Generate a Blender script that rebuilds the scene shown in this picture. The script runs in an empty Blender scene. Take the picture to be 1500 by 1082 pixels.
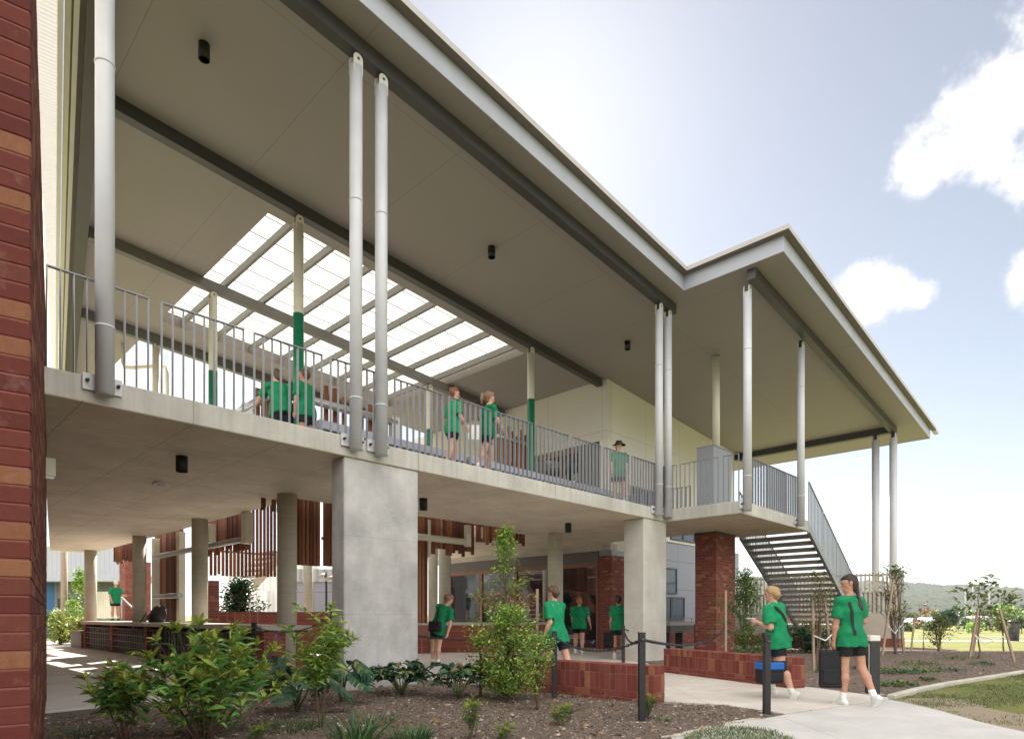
import bpy, math, random
import numpy as np
from mathutils import Vector, Matrix
random.seed(7); RNG = np.random.default_rng(7)
SC = bpy.context.scene; COL = SC.collection
R_ = math.radians
# ---- the photograph's camera: 922 px focal length, eye 1.2 m, level, shifted lens
FPX, CXP, HYP, EYE = 922.0, 750.0, 901.0, 1.2
EXPO = 1.55; HAZE = 0.00009
ROT = R_(46); CS, SN = math.cos(ROT), math.sin(ROT)
OX, OY = -2.5558, 9.6575                      # building frame: s along the facade, t into the building
def W(s, t, z=0.0): return Vector((OX + s*CS - t*SN, OY + s*SN + t*CS, z))
def toB(x, y): dx, dy = x-OX, y-OY; return (dx*CS + dy*SN, -dx*SN + dy*CS)
def G(u, v, z=0.0):                           # ground point seen at a photo position
    k = (z-EYE)*FPX/(HYP-v); return ((u-CXP)/FPX*k, k)
def AT(u, v, y): return ((u-CXP)/FPX*y, y, EYE + (HYP-v)/FPX*y)
def _plane(u, v, ax, d):
    cs, ct = toB(0, 0); r = ((u-CXP)/FPX, 1.0); rs, rt = r[0]*CS+r[1]*SN, -r[0]*SN+r[1]*CS
    k = (d-cs)/rs if ax == 0 else (d-ct)/rt
    return (cs+k*rs, ct+k*rt, EYE+(HYP-v)/FPX*k)
def onS(u, v, s): p = _plane(u, v, 0, s); return p[1], p[2]      # photo position carried to the plane s = const
def onT(u, v, t): p = _plane(u, v, 1, t); return p[0], p[2]
SL, ZR = 0.074, 10.03
def zroof(s): return ZR - SL*s

# ------------------------------------------------------------------ object helpers
BASE, FRM = {}, {}
def tag(o, label=None, cat=None, group=None, kind=None):
    if label: o['label'] = label
    if cat: o['category'] = cat
    if group: o['group'] = group
    if kind: o['kind'] = kind
    return o
def thing(name, label, cat, base, frame='B', group=None):
    o = bpy.data.objects.new(name, None); COL.objects.link(o)
    o.empty_display_size = 0.2
    if frame == 'B': o.location = W(*base); o.rotation_euler = (0, 0, ROT)
    else: o.location = base
    BASE[o] = tuple(base); FRM[o] = frame
    return tag(o, label, cat, group)
class MB:
    def __init__(s): s.v = []; s.f = []; s.m = []; s.sm = []
    def add(s, vs, fs, mat=0, smooth=False):
        k = len(s.v); s.v += [tuple(p) for p in vs]
        for f in fs: s.f.append(tuple(i+k for i in f)); s.m.append(mat); s.sm.append(smooth)
        return s
    def hexa(s, b, t, mat=0):                 # bottom ring and top ring, same length, CCW from above
        n = len(b); fs = [tuple(range(n-1, -1, -1)), tuple(range(n, 2*n))]
        fs += [(i, (i+1) % n, n+(i+1) % n, n+i) for i in range(n)]
        return s.add(list(b)+list(t), fs, mat)
    def box(s, x0, x1, y0, y1, z0, z1, mat=0):
        q = [(x0, y0), (x1, y0), (x1, y1), (x0, y1)]
        return s.hexa([(x, y, z0) for x, y in q], [(x, y, z1) for x, y in q], mat)
    def prism(s, poly, z0, z1, mat=0):
        a = sum(poly[i][0]*poly[(i+1) % len(poly)][1]-poly[(i+1) % len(poly)][0]*poly[i][1] for i in range(len(poly)))
        if a < 0: poly = poly[::-1]
        f0 = z0 if callable(z0) else (lambda x, y: z0); f1 = z1 if callable(z1) else (lambda x, y: z1)
        return s.hexa([(x, y, f0(x, y)) for x, y in poly], [(x, y, f1(x, y)) for x, y in poly], mat)
    def bar(s, p, q, w, h, mat=0, up=(0, 0, 1)):  # rectangular bar from p to q, w sideways, h along up
        p, q = Vector(p), Vector(q); d = (q-p).normalized(); u = Vector(up)
        a = d.cross(u)
        if a.length < 1e-4: a = d.cross(Vector((1, 0, 0)))
        a.normalize(); b = a.cross(d).normalized(); a *= w/2; b *= h/2
        r = [-a-b, a-b, a+b, -a+b]
        vs = [p+x for x in r]+[q+x for x in r]
        return s.add(vs, [(0, 1, 2, 3), (7, 6, 5, 4)]+[(i, i+4, (i+1) % 4+4, (i+1) % 4) for i in range(4)], mat)
    def tube(s, pts, r, n=14, mat=0, caps=True, smooth=True):
        pts = [Vector(p) for p in pts]; N = len(pts)
        rr = r if isinstance(r, (list, tuple)) else [r]*N
        vs = []; ref = None
        for i in range(N):
            d = (pts[min(i+1, N-1)]-pts[max(i-1, 0)]).normalized()
            if ref is None:
                ref = d.cross(Vector((0, 1, 0)) if abs(d.y) < 0.9 else Vector((1, 0, 0))).normalized()
            a = (ref-d*ref.dot(d)).normalized(); b = d.cross(a); ref = a
            for j in range(n):
                c = 2*math.pi*j/n; vs.append(pts[i]+(a*math.cos(c)+b*math.sin(c))*rr[i])
        fs = [(i*n+j, i*n+(j+1) % n, (i+1)*n+(j+1) % n, (i+1)*n+j) for i in range(N-1) for j in range(n)]
        k = len(s.v); s.add(vs, fs, mat, smooth)
        if caps:
            s.add([], [], mat)
            s.f.append(tuple(k+j for j in range(n-1, -1, -1))); s.m.append(mat); s.sm.append(False)
            s.f.append(tuple(k+(N-1)*n+j for j in range(n))); s.m.append(mat); s.sm.append(False)
        return s
    def cyl(s, x, y, z0, z1, r, n=24, mat=0): return s.tube([(x, y, z0), (x, y, z1)], r, n, mat)
    def build(s, name, mats, parent=None, base=None, frame='B', bevel=0.0, seg=1):
        if not isinstance(mats, (list, tuple)): mats = [mats]
        V = np.array(s.v, dtype=float)
        if parent is not None: base, frame = BASE[parent], FRM[parent]
        elif base is None:
            base = (float(V[:, 0].min()+V[:, 0].max())/2, float(V[:, 1].min()+V[:, 1].max())/2, float(V[:, 2].min()))
        V = V-np.array(base)
        me = bpy.data.meshes.new(name); me.from_pydata(V.tolist(), [], s.f)
        for m in mats: me.materials.append(m)
        if len(mats) > 1: me.polygons.foreach_set('material_index', s.m)
        me.polygons.foreach_set('use_smooth', s.sm); me.update()
        o = bpy.data.objects.new(name, me); COL.objects.link(o)
        if parent is not None: o.parent = parent
        elif frame == 'B': o.location = W(*base); o.rotation_euler = (0, 0, ROT)
        else: o.location = base
        BASE[o] = tuple(base); FRM[o] = frame
        if bevel:
            b = o.modifiers.new('bevel', 'BEVEL'); b.width = bevel; b.segments = seg; b.limit_method = 'ANGLE'
        return o
def np_obj(name, V, faces, mats, parent=None, base=(0, 0, 0), frame='W', smooth=False, mi=None):
    """mesh from a vertex array and a (n,3|4) face array"""
    V = np.asarray(V, dtype=np.float32)-np.array(BASE[parent] if parent is not None else base, dtype=np.float32)
    faces = np.asarray(faces, dtype=np.int32); n, k = faces.shape
    me = bpy.data.meshes.new(name)
    me.vertices.add(len(V)); me.vertices.foreach_set('co', V.ravel())
    me.loops.add(n*k); me.loops.foreach_set('vertex_index', faces.ravel())
    me.polygons.add(n); me.polygons.foreach_set('loop_start', np.arange(0, n*k, k, dtype=np.int32))
    me.polygons.foreach_set('loop_total', np.full(n, k, dtype=np.int32))
    if not isinstance(mats, (list, tuple)): mats = [mats]
    for m in mats: me.materials.append(m)
    if mi is not None: me.polygons.foreach_set('material_index', np.asarray(mi, dtype=np.int32))
    me.polygons.foreach_set('use_smooth', np.full(n, smooth, dtype=bool))
    me.update(calc_edges=True); me.validate()
    o = bpy.data.objects.new(name, me); COL.objects.link(o)
    if parent is not None: o.parent = parent; BASE[o], FRM[o] = BASE[parent], FRM[parent]
    else:
        BASE[o], FRM[o] = tuple(base), frame
        if frame == 'B': o.location = W(*base); o.rotation_euler = (0, 0, ROT)
        else: o.location = base
    return o
def copy_tree(o, parent=None):
    c = o.copy(); COL.objects.link(c)
    if parent is not None: c.parent = parent
    BASE[c], FRM[c] = BASE[o], FRM[o]
    for ch in list(o.children): copy_tree(ch, c)
    return c

# ------------------------------------------------------------------ materials
class NT:
    def __init__(s, name):
        s.m = bpy.data.materials.new(name); s.m.use_nodes = True; s.t = s.m.node_tree; s.t.nodes.clear()
        s.out = s.t.nodes.new('ShaderNodeOutputMaterial')
    def n(s, typ, **kw):
        x = s.t.nodes.new('ShaderNode'+typ)
        for k, v in kw.items():
            if k.startswith('i_'): x.inputs[k[2:].replace('_', ' ')].default_value = v
            else: setattr(x, k, v)
        return x
    def l(s, a, b): s.t.links.new(a, b)
    def math(s, op, a, b=None, clamp=False):
        x = s.n('Math', operation=op, use_clamp=clamp)
        for i, q in enumerate((a, b)):
            if q is None: continue
            if isinstance(q, (int, float)): x.inputs[i].default_value = q
            else: s.l(q, x.inputs[i])
        return x.outputs[0]
    def mix(s, fac, a, b, blend='MIX'):
        x = s.n('Mix', data_type='RGBA', blend_type=blend)
        for sock, q in ((x.inputs[0], fac), (x.inputs[6], a), (x.inputs[7], b)):
            if isinstance(q, (int, float)): sock.default_value = q
            elif isinstance(q, (tuple, list)): sock.default_value = (*q[:3], 1)
            else: s.l(q, sock)
        return x.outputs[2]
    def ramp(s, fac, stops, interp='LINEAR'):
        x = s.n('ValToRGB'); x.color_ramp.interpolation = interp
        e = x.color_ramp.elements
        while len(e) < len(stops): e.new(0.5)
        for q, (p, c) in zip(e, stops):
            q.position = p; q.color = (*c, 1) if len(c) == 3 else c
        s.l(fac, x.inputs[0]); return x.outputs[0]
    def noise(s, scale, vec=None, detail=4, rough=0.55, out=0):
        x = s.n('TexNoise'); x.inputs['Scale'].default_value = scale
        x.inputs['Detail'].default_value = detail; x.inputs['Roughness'].default_value = rough
        if vec is not None: s.l(vec, x.inputs['Vector'])
        return x.outputs[out]
    def mapping(s, scale=(1, 1, 1), loc=(0, 0, 0), rot=(0, 0, 0), src='Object'):
        tc = s.n('TexCoord'); mp = s.n('Mapping')
        mp.inputs['Scale'].default_value = scale; mp.inputs['Location'].default_value = loc; mp.inputs['Rotation'].default_value = rot
        s.l(tc.outputs[src], mp.inputs['Vector']); return mp.outputs[0]
    def bsdf(s, col, rough=0.6, metal=0.0, bump=None, bstr=0.3, bdist=0.01, spec=0.5, coat=0.0):
        p = s.n('BsdfPrincipled')
        for sock, q in ((p.inputs['Base Color'], col), (p.inputs['Roughness'], rough), (p.inputs['Metallic'], metal)):
            if isinstance(q, (int, float)): sock.default_value = q
            elif isinstance(q, (tuple, list)): sock.default_value = (*q[:3], 1)
            else: s.l(q, sock)
        p.inputs['Specular IOR Level'].default_value = spec
        if coat: p.inputs['Coat Weight'].default_value = coat
        if bump is not None:
            b = s.n('Bump'); b.inputs['Strength'].default_value = bstr; b.inputs['Distance'].default_value = bdist
            s.l(bump, b.inputs['Height']); s.l(b.outputs[0], p.inputs['Normal'])
        s.l(p.outputs[0], s.out.inputs['Surface']); return p
M = {}
def paint(name, col, rough=0.45, metal=0.0, var=0.10, scale=3.0, spec=0.5):
    x = NT(name); v = x.mapping()
    n = x.noise(scale, v, 5, 0.6); n2 = x.noise(scale*14, v, 3)
    c = x.mix(n, tuple(k*(1-var*1.6) for k in col), tuple(min(1, k*(1+var)) for k in col))
    r = x.math('ADD', x.math('MULTIPLY', n, 0.25), rough-0.12)
    x.bsdf(c, r, metal, n2, 0.06, 0.002, spec); M[name] = x.m; return x.m
def uvbrick(x, soldier=False, w=0.24, h=0.086, mortar=0.010):
    tc = x.n('TexCoord'); sp = x.n('SeparateXYZ'); x.l(tc.outputs['Object'], sp.inputs[0])
    u = x.math('ADD', sp.outputs[0], sp.outputs[1]); cb = x.n('CombineXYZ')
    if soldier: x.l(sp.outputs[2], cb.inputs[0]); x.l(u, cb.inputs[1])
    else: x.l(u, cb.inputs[0]); x.l(sp.outputs[2], cb.inputs[1])
    b = x.n('TexBrick'); b.offset = 0.0 if soldier else 0.5; b.offset_frequency = 2
    x.l(cb.outputs[0], b.inputs['Vector'])
    b.inputs['Scale'].default_value = 1.0; b.inputs['Mortar Size'].default_value = mortar
    b.inputs['Mortar Smooth'].default_value = 0.2; b.inputs['Bias'].default_value = 0.0
    b.inputs['Brick Width'].default_value = w; b.inputs['Row Height'].default_value = h
    b.inputs['Color1'].default_value = (0, 0, 0, 1); b.inputs['Color2'].default_value = (1, 1, 1, 1); b.inputs['Mortar'].default_value = (0.5, 0.5, 0.5, 1)
    return b, tc.outputs['Object']
def brickmat(name, stops, mort, soldier=False, w=0.24, h=0.086, mortar=0.01):
    x = NT(name); b, v = uvbrick(x, soldier, w, h, mortar)
    c = x.ramp(b.outputs['Color'], stops, 'CONSTANT' if len(stops) > 4 else 'LINEAR')
    n = x.noise(9, v, 5, 0.65); n2 = x.noise(120, v, 3, 0.7)
    c = x.mix(x.math('MULTIPLY', n, 0.55), c, tuple(k*0.55 for k in stops[1][1]))
    c = x.mix(x.math('MULTIPLY', n2, 0.3), c, (0.42, 0.17, 0.12))
    c = x.mix(b.outputs['Fac'], c, mort)
    hgt = x.math('ADD', x.math('MULTIPLY', b.outputs['Fac'], -1.0), x.math('MULTIPLY', n2, 0.25))
    x.bsdf(c, 0.8, 0, hgt, 0.7, 0.006, 0.3); M[name] = x.m; return x.m
RED = [(0.0, (0.165, 0.040, 0.030)), (0.30, (0.21, 0.052, 0.038)), (0.58, (0.255, 0.066, 0.046)), (0.80, (0.30, 0.10, 0.075)), (0.94, (0.36, 0.15, 0.075))]
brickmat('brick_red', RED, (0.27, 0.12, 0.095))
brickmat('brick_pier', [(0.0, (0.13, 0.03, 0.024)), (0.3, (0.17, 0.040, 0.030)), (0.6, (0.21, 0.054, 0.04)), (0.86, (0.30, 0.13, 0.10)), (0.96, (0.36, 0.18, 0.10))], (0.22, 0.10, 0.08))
brickmat('brick_soldier', RED, (0.30, 0.14, 0.11), True, 0.24, 0.083, 0.007)
def concrete(name, a, b, rough=0.8, forms=None, streak=0.5, tint=(0.50, 0.44, 0.34)):
    x = NT(name); v = x.mapping()
    n = x.noise(1.3, v, 6, 0.62); n2 = x.noise(7.0, v, 6, 0.7); n3 = x.noise(160, v, 2)
    vs = x.mapping((9, 9, 0.55)); st = x.noise(1.0, vs, 4, 0.6)
    c = x.mix(x.ramp(n, [(0.32, (0, 0, 0)), (0.68, (1, 1, 1))]), a, b)
    c = x.mix(x.math('MULTIPLY', x.ramp(x.noise(0.5, x.mapping((1, 1, .6), (5, 2, 1)), 6, .7), [(0.52, (0, 0, 0)), (0.62, (1, 1, 1))]), 0.30), c, tuple(k*.74 for k in a))
    c = x.mix(x.math('MULTIPLY', x.ramp(st, [(0.45, (0, 0, 0)), (0.75, (1, 1, 1))]), streak), c, tuple(k*0.72 for k in a))
    c = x.mix(x.math('MULTIPLY', x.ramp(n2, [(0.5, (0, 0, 0)), (0.8, (1, 1, 1))]), 0.35), c, tint)
    pit = x.n('TexVoronoi'); pit.inputs['Scale'].default_value = 26; x.l(v, pit.inputs['Vector'])
    pf = x.ramp(pit.outputs['Distance'], [(0.05, (1, 1, 1)), (0.10, (0, 0, 0))])
    pm = x.math('MULTIPLY', pf, x.ramp(x.noise(3.1, v, 2), [(0.52, (0, 0, 0)), (0.62, (1, 1, 1))]))
    c = x.mix(x.math('MULTIPLY', pm, 0.5), c, tuple(k*0.35 for k in a))
    hgt = x.math('ADD', x.math('MULTIPLY', n2, 0.4), x.math('MULTIPLY', n3, 0.15))
    hgt = x.math('SUBTRACT', hgt, pm)
    if forms:                                  # board / sheet lines left by the formwork
        sp = x.n('SeparateXYZ'); x.l(v, sp.inputs[0])
        for ax, per, wd, amt in forms:
            m = x.math('ABSOLUTE', x.math('SUBTRACT', x.math('FRACT', x.math('DIVIDE', sp.outputs[ax], per)), 0.5))
            ln = x.math('MULTIPLY', x.math('GREATER_THAN', m, 0.5-wd/per), amt)
            c = x.mix(ln, c, tuple(k*0.45 for k in a)); hgt = x.math('SUBTRACT', hgt, x.math('MULTIPLY', ln, 0.6))
    x.bsdf(c, rough, 0, hgt, 0.35, 0.008, 0.35); M[name] = x.m; return x.m
concrete('concrete', (0.33, 0.325, 0.315), (0.58, 0.57, 0.55), 0.75, [(2, 1.22, 0.005, 0.2)], 0.16, (0.34, 0.325, 0.30))
concrete('concrete_warm', (0.42, 0.40, 0.36), (0.56, 0.54, 0.49), 0.75, [(2, 1.22, 0.005, 0.15)], 0.12, (0.45, 0.42, 0.34))
concrete('concrete_grey', (0.44, 0.425, 0.40), (0.55, 0.54, 0.515), 0.85, [(0, 3.1, 0.007, 0.5)], 0.0, (0.40, 0.33, 0.25))
concrete('concrete_edge', (0.40, 0.385, 0.35), (0.56, 0.54, 0.49), 0.75, [(0, 3.6, 0.006, 0.8)], 0.55)
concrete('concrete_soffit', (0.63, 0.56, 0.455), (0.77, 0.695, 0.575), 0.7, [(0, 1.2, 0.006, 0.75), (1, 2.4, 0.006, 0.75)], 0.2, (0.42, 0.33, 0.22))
concrete('concrete_column', (0.42, 0.39, 0.31), (0.56, 0.53, 0.44), 0.75, [(2, 0.15, 0.004, 0.3)], 0.3, (0.5, 0.46, 0.33))
concrete('concrete_floor', (0.50, 0.47, 0.435), (0.62, 0.59, 0.555), 0.7, [(0, 3.2, 0.005, 0.6), (1, 3.2, 0.005, 0.6)], 0.0)
concrete('concrete_path', (0.49, 0.44, 0.385), (0.62, 0.575, 0.52), 0.85, [(0, 2.6, 0.007, 0.5), (1, 2.6, 0.007, 0.5)], 0.0, (0.45, 0.34, 0.24))
concrete('concrete_cap', (0.42, 0.39, 0.33), (0.54, 0.51, 0.44), 0.7, None, 0.2)
def sheet(name, col, per, axes, rough=0.55, amt=0.55, wd=0.006):
    x = NT(name); v = x.mapping(); sp = x.n('SeparateXYZ'); x.l(v, sp.inputs[0])
    n = x.noise(0.7, v, 5, 0.6); c = x.mix(n, tuple(k*0.93 for k in col), col)
    h = None
    for ax, p in zip(axes, per):
        m = x.math('ABSOLUTE', x.math('SUBTRACT', x.math('FRACT', x.math('DIVIDE', sp.outputs[ax], p)), 0.5))
        ln = x.math('GREATER_THAN', m, 0.5-wd/p)
        c = x.mix(x.math('MULTIPLY', ln, amt), c, tuple(k*0.3 for k in col)); h = ln if h is None else x.math('MAXIMUM', h, ln)
    x.bsdf(c, rough, 0, x.math('MULTIPLY', h, -1), 0.3, 0.004, 0.35); M[name] = x.m; return x.m
sheet('soffit_sheet', (0.325, 0.294, 0.282), (2.4, 3.6), (0, 1), 0.6, 0.6, 0.005)
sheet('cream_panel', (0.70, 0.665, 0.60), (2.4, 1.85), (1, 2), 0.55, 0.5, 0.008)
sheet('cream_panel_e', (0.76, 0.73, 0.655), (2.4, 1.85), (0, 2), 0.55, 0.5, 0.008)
sheet('grey_panel', (0.34, 0.36, 0.42), (3.0, 1.1), (0, 2), 0.45, 0.7, 0.01)
paint('fascia_white', (0.42, 0.44, 0.49), 0.4)
paint('gutter_shade', (0.17, 0.145, 0.12), 0.6)  # same grey gutter; its shaded, brown-looking underside is put into the colour
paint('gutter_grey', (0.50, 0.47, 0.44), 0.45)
paint('steel_light', (0.55, 0.56, 0.58), 0.38)
paint('steel_plate', (0.66, 0.65, 0.61), 0.5)
paint('steel_dark', (0.055, 0.054, 0.050), 0.45)
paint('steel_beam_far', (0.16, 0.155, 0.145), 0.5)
paint('rafter_grey', (0.22, 0.215, 0.20), 0.5)
paint('rail_grey', (0.24, 0.25, 0.27), 0.42, 0.2)
paint('galv', (0.46, 0.46, 0.45), 0.42, 0.55, 0.12)
paint('cream', (0.70, 0.67, 0.55), 0.45)
paint('post_green', (0.008, 0.17, 0.085), 0.4)
paint('clad_dark', (0.12, 0.115, 0.11), 0.55)
paint('clad_grey', (0.22, 0.225, 0.235), 0.5)
paint('box_grey', (0.27, 0.28, 0.31), 0.42)
paint('stair_steel', (0.29, 0.30, 0.30), 0.5, 0.1)
paint('stair_rail', (0.36, 0.38, 0.40), 0.45, 0.15)
paint('tread', (0.34, 0.315, 0.275), 0.7)
paint('black', (0.012, 0.012, 0.013), 0.45)
paint('charcoal', (0.03, 0.03, 0.032), 0.6)
paint('timber_frame', (0.24, 0.115, 0.065), 0.55, 0, 0.15, 8)
paint('locker_grey', (0.33, 0.335, 0.40), 0.5)
paint('blue_wall', (0.02, 0.13, 0.33), 0.5)
paint('lilac', (0.28, 0.18, 0.72), 0.5)
paint('bolt_rust', (0.10, 0.06, 0.045), 0.7, 0.4)
paint('rubber', (0.02, 0.02, 0.02), 0.8)
paint('white_paint', (0.78, 0.78, 0.76), 0.5)
paint('timber_stake', (0.34, 0.26, 0.19), 0.85, 0, 0.25, 14)
paint('beige_panel', (0.52, 0.47, 0.40), 0.6)
paint('lens', (0.7, 0.66, 0.55), 0.2)
def islandmat(name, stops, rough=0.7, grain=None, spec=0.3, var=0.25):
    x = NT(name); g = x.n('NewGeometry'); v = x.mapping(grain or (1, 1, 1))
    c = x.ramp(g.outputs['Random Per Island'], stops)
    n = x.noise(4 if grain else 30, v, 5, 0.65)
    c = x.mix(x.math('MULTIPLY', n, var*2), c, tuple(k*0.5 for k in stops[0][1]))
    if name.startswith('brick'):               # wire-cut speckle, lime bloom and pits
        sp_ = x.noise(260, x.mapping(), 3, .8); bl = x.noise(5, x.mapping((1, 1, 1), (3, 3, 3)), 5, .7)
        c = x.mix(x.math('MULTIPLY', x.ramp(sp_, [(.52, (0, 0, 0)), (.70, (1, 1, 1))]), .45), c, (.07, .025, .02)); c = x.mix(x.math('MULTIPLY', x.ramp(bl, [(.58, (0, 0, 0)), (.74, (1, 1, 1))]), .22), c, (.42, .30, .26))
        n = x.math('ADD', n, x.math('MULTIPLY', sp_, .8))
    x.bsdf(c, rough, 0, n, 0.45 if name.startswith('brick') else .25, 0.004, spec); M[name] = x.m; return x.m
islandmat('batten', [(0.0, (0.10, 0.028, 0.014)), (0.4, (0.17, 0.050, 0.024)), (0.75, (0.25, 0.085, 0.036)), (1.0, (0.33, 0.13, 0.055))], 0.6, (24, 24, 1.2))
islandmat('brick_island', [(0.0, (0.108, 0.026, 0.020)), (0.45, (0.159, 0.040, 0.029)), (0.66, (0.144, 0.040, 0.030)), (0.78, (0.166, 0.054, 0.036)), (0.81, (0.260, 0.115, 0.058)), (1.0, (0.304, 0.144, 0.072))], 0.85, None, 0.25, 0.3)
islandmat('mulch_chip', [(0.0, (0.097, 0.069, 0.055)), (0.4, (0.193, 0.145, 0.117)), (0.75, (0.359, 0.283, 0.228)), (1.0, (0.690, 0.580, 0.469))], 0.95)
islandmat('brick_low', [(0.0, (0.183, 0.046, 0.035)), (0.5, (0.250, 0.066, 0.049)), (0.88, (0.287, 0.088, 0.063)), (0.90, (0.342, 0.140, 0.073)), (1.0, (0.403, 0.183, 0.095))], 0.85, None, 0.25, 0.35)
def glassmat(name, tint, rough=0.03):
    x = NT(name); v = x.mapping(); n = x.noise(1.2, v, 3)
    c = x.mix(n, tint, tuple(k*1.6 for k in tint)); x.bsdf(c, rough, 0, x.noise(0.8, v, 2), 0.02, 0.02, 0.9); M[name] = x.m
glassmat('glass_dark', (0.012, 0.013, 0.015)); glassmat('glass_blue', (0.05, 0.075, 0.11))
def translucent(name, col, tfac=0.75):
    x = NT(name); d = x.n('BsdfDiffuse'); t = x.n('BsdfTranslucent'); m = x.n('MixShader')
    v = x.mapping(); c = x.mix(x.noise(2.0, v, 3), tuple(k*0.94 for k in col), col)
    x.l(c, d.inputs[0]); x.l(c, t.inputs[0]); m.inputs[0].default_value = tfac
    x.l(d.outputs[0], m.inputs[1]); x.l(t.outputs[0], m.inputs[2]); x.l(m.outputs[0], x.out.inputs['Surface']); M[name] = x.m
translucent('polycarb', (0.50, 0.49, 0.465), 0.75); translucent('polycarb_lap', (0.34, 0.33, 0.30), 0.7); translucent('canopy_sheet', (0.86, 0.82, 0.75), 0.55)
def leafmat(name, stops, trans=0.35, rough=0.45):
    x = NT(name); g = x.n('NewGeometry')
    c = x.ramp(g.outputs['Random Per Island'], stops)
    v = x.mapping(); n = x.noise(40, v, 3); c = x.mix(x.math('MULTIPLY', n, 0.35), c, tuple(k*0.6 for k in stops[0][1]))
    p = x.n('BsdfPrincipled'); x.l(c, p.inputs['Base Color']); p.inputs['Roughness'].default_value = rough; p.inputs['Specular IOR Level'].default_value = 0.35
    t = x.n('BsdfTranslucent'); x.l(x.mix(0.5, c, (0.30, 0.42, 0.06), 'MULTIPLY') if False else c, t.inputs[0])
    m = x.n('MixShader'); m.inputs[0].default_value = trans
    x.l(p.outputs[0], m.inputs[1]); x.l(t.outputs[0], m.inputs[2]); x.l(m.outputs[0], x.out.inputs['Surface']); M[name] = x.m
leafmat('leaf_shrub', [(0.0, (0.088, 0.220, 0.064)), (0.45, (0.176, 0.396, 0.102)), (0.78, (0.337, 0.647, 0.133)), (0.97, (0.588, 0.750, 0.161)), (1.0, (0.750, 0.750, 0.118))])
leafmat('leaf_lime', [(0.0, (0.112, 0.224, 0.056)), (0.5, (0.246, 0.448, 0.090)), (1.0, (0.605, 0.739, 0.134))])
leafmat('leaf_small', [(0.0, (0.051, 0.105, 0.034)), (0.5, (0.105, 0.196, 0.051)), (0.9, (0.238, 0.323, 0.076)), (1.0, (0.442, 0.408, 0.102))])
leafmat('leaf_tip', [(0.0, (0.172, 0.243, 0.043)), (0.6, (0.343, 0.415, 0.072)), (1.0, (0.515, 0.515, 0.100))])
leafmat('leaf_brown', [(0.0, (0.176, 0.088, 0.033)), (0.6, (0.330, 0.187, 0.077)), (1.0, (0.462, 0.308, 0.132))], 0.25)
leafmat('leaf_dark', [(0.0, (0.018, 0.060, 0.030)), (0.6, (0.042, 0.112, 0.054)), (0.93, (0.090, 0.180, 0.068)), (1.0, (0.450, 0.255, 0.060))], 0.2, 0.35)
leafmat('leaf_tree', [(0.0, (0.042, 0.078, 0.030)), (0.5, (0.083, 0.128, 0.045)), (1.0, (0.165, 0.195, 0.068))], 0.3)
leafmat('leaf_red', [(0.0, (0.220, 0.055, 0.028)), (1.0, (0.374, 0.132, 0.055))], 0.3)
leafmat('leaf_sap', [(0.0, (0.078, 0.111, 0.033)), (0.6, (0.169, 0.208, 0.052)), (1.0, (0.338, 0.325, 0.091))], 0.4)
leafmat('grass_blade', [(0.0, (0.053, 0.098, 0.027)), (0.6, (0.112, 0.173, 0.045)), (1.0, (0.300, 0.285, 0.112))], 0.3)
leafmat('grass_dark', [(0.0, (0.027, 0.083, 0.030)), (0.7, (0.068, 0.165, 0.045)), (1.0, (0.150, 0.285, 0.060))], 0.3)
paint('bark', (0.16, 0.11, 0.075), 0.9, 0, 0.3, 20); paint('stem_brown', (0.13, 0.075, 0.045), 0.8, 0, 0.3, 30); paint('stem_green', (0.09, 0.12, 0.035), 0.7)
# ------------------------------------------------------------------ camera, world, sun
cam = bpy.data.cameras.new('camera'); camo = bpy.data.objects.new('camera', cam); COL.objects.link(camo)
camo.location = (0, 0, EYE); camo.rotation_euler = (R_(90), 0, 0)
cam.sensor_width = 36; cam.lens = 36*FPX/1500; cam.shift_y = (HYP-541)/1500; cam.clip_start = 0.05; cam.clip_end = 9000
SC.camera = camo
SC.view_settings.view_transform = 'Standard'; SC.view_settings.look = 'None'; SC.view_settings.gamma = 1
SC.view_settings.exposure = EXPO
SUN_AZ, SUN_EL = 2.5, 40.0                    # azimuth to the right of the view axis
wd = bpy.data.worlds.new('World'); SC.world = wd; wd.use_nodes = True; wt = wd.node_tree; wt.nodes.clear()
def wn(t, **k):
    x = wt.nodes.new('ShaderNode'+t)
    for a, b in k.items(): setattr(x, a, b)
    return x
wo = wn('OutputWorld'); bg = wn('Background'); sky = wn('TexSky')
sky.sky_type = 'NISHITA'; sky.sun_disc = False; sky.sun_elevation = R_(SUN_EL); sky.sun_rotation = R_(SUN_AZ)
sky.air_density = 1.0; sky.dust_density = 0.3; sky.ozone_density = 1.2; sky.altitude = 30
bg.inputs[1].default_value = 0.044
wt.links.new(bg.outputs[0], wo.inputs[0])
tcw = wn('TexCoord')
def wmath(op, a, b=None, c=None, clamp=False):
    x = wn('Math', operation=op, use_clamp=clamp)
    for i, q in enumerate((a, b, c)):
        if q is None: continue
        if isinstance(q, (int, float)): x.inputs[i].default_value = q
        else: wt.links.new(q, x.inputs[i])
    return x.outputs[0]
nz = wn('TexNoise'); nz.inputs['Scale'].default_value = 9; nz.inputs['Detail'].default_value = 9; nz.inputs['Roughness'].default_value = 0.62
wt.links.new(tcw.outputs['Generated'], nz.inputs['Vector'])
puffs = [(1335, 236, .034), (1375, 226, .044), (1430, 196, .052), (1480, 160, .060), (1540, 120, .085), (1455, 215, .040), (1400, 160, .024), (1345, 258, .024), (1600, 150, .10),
         (1262, 425, .034), (1300, 415, .036), (1335, 430, .026), (1270, 450, .026), (1495, 420, .024), (1525, 405, .040), (1240, 440, .018),
         (300, 560, .10), (180, 540, .09), (420, 560, .08)]
cl = None
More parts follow.
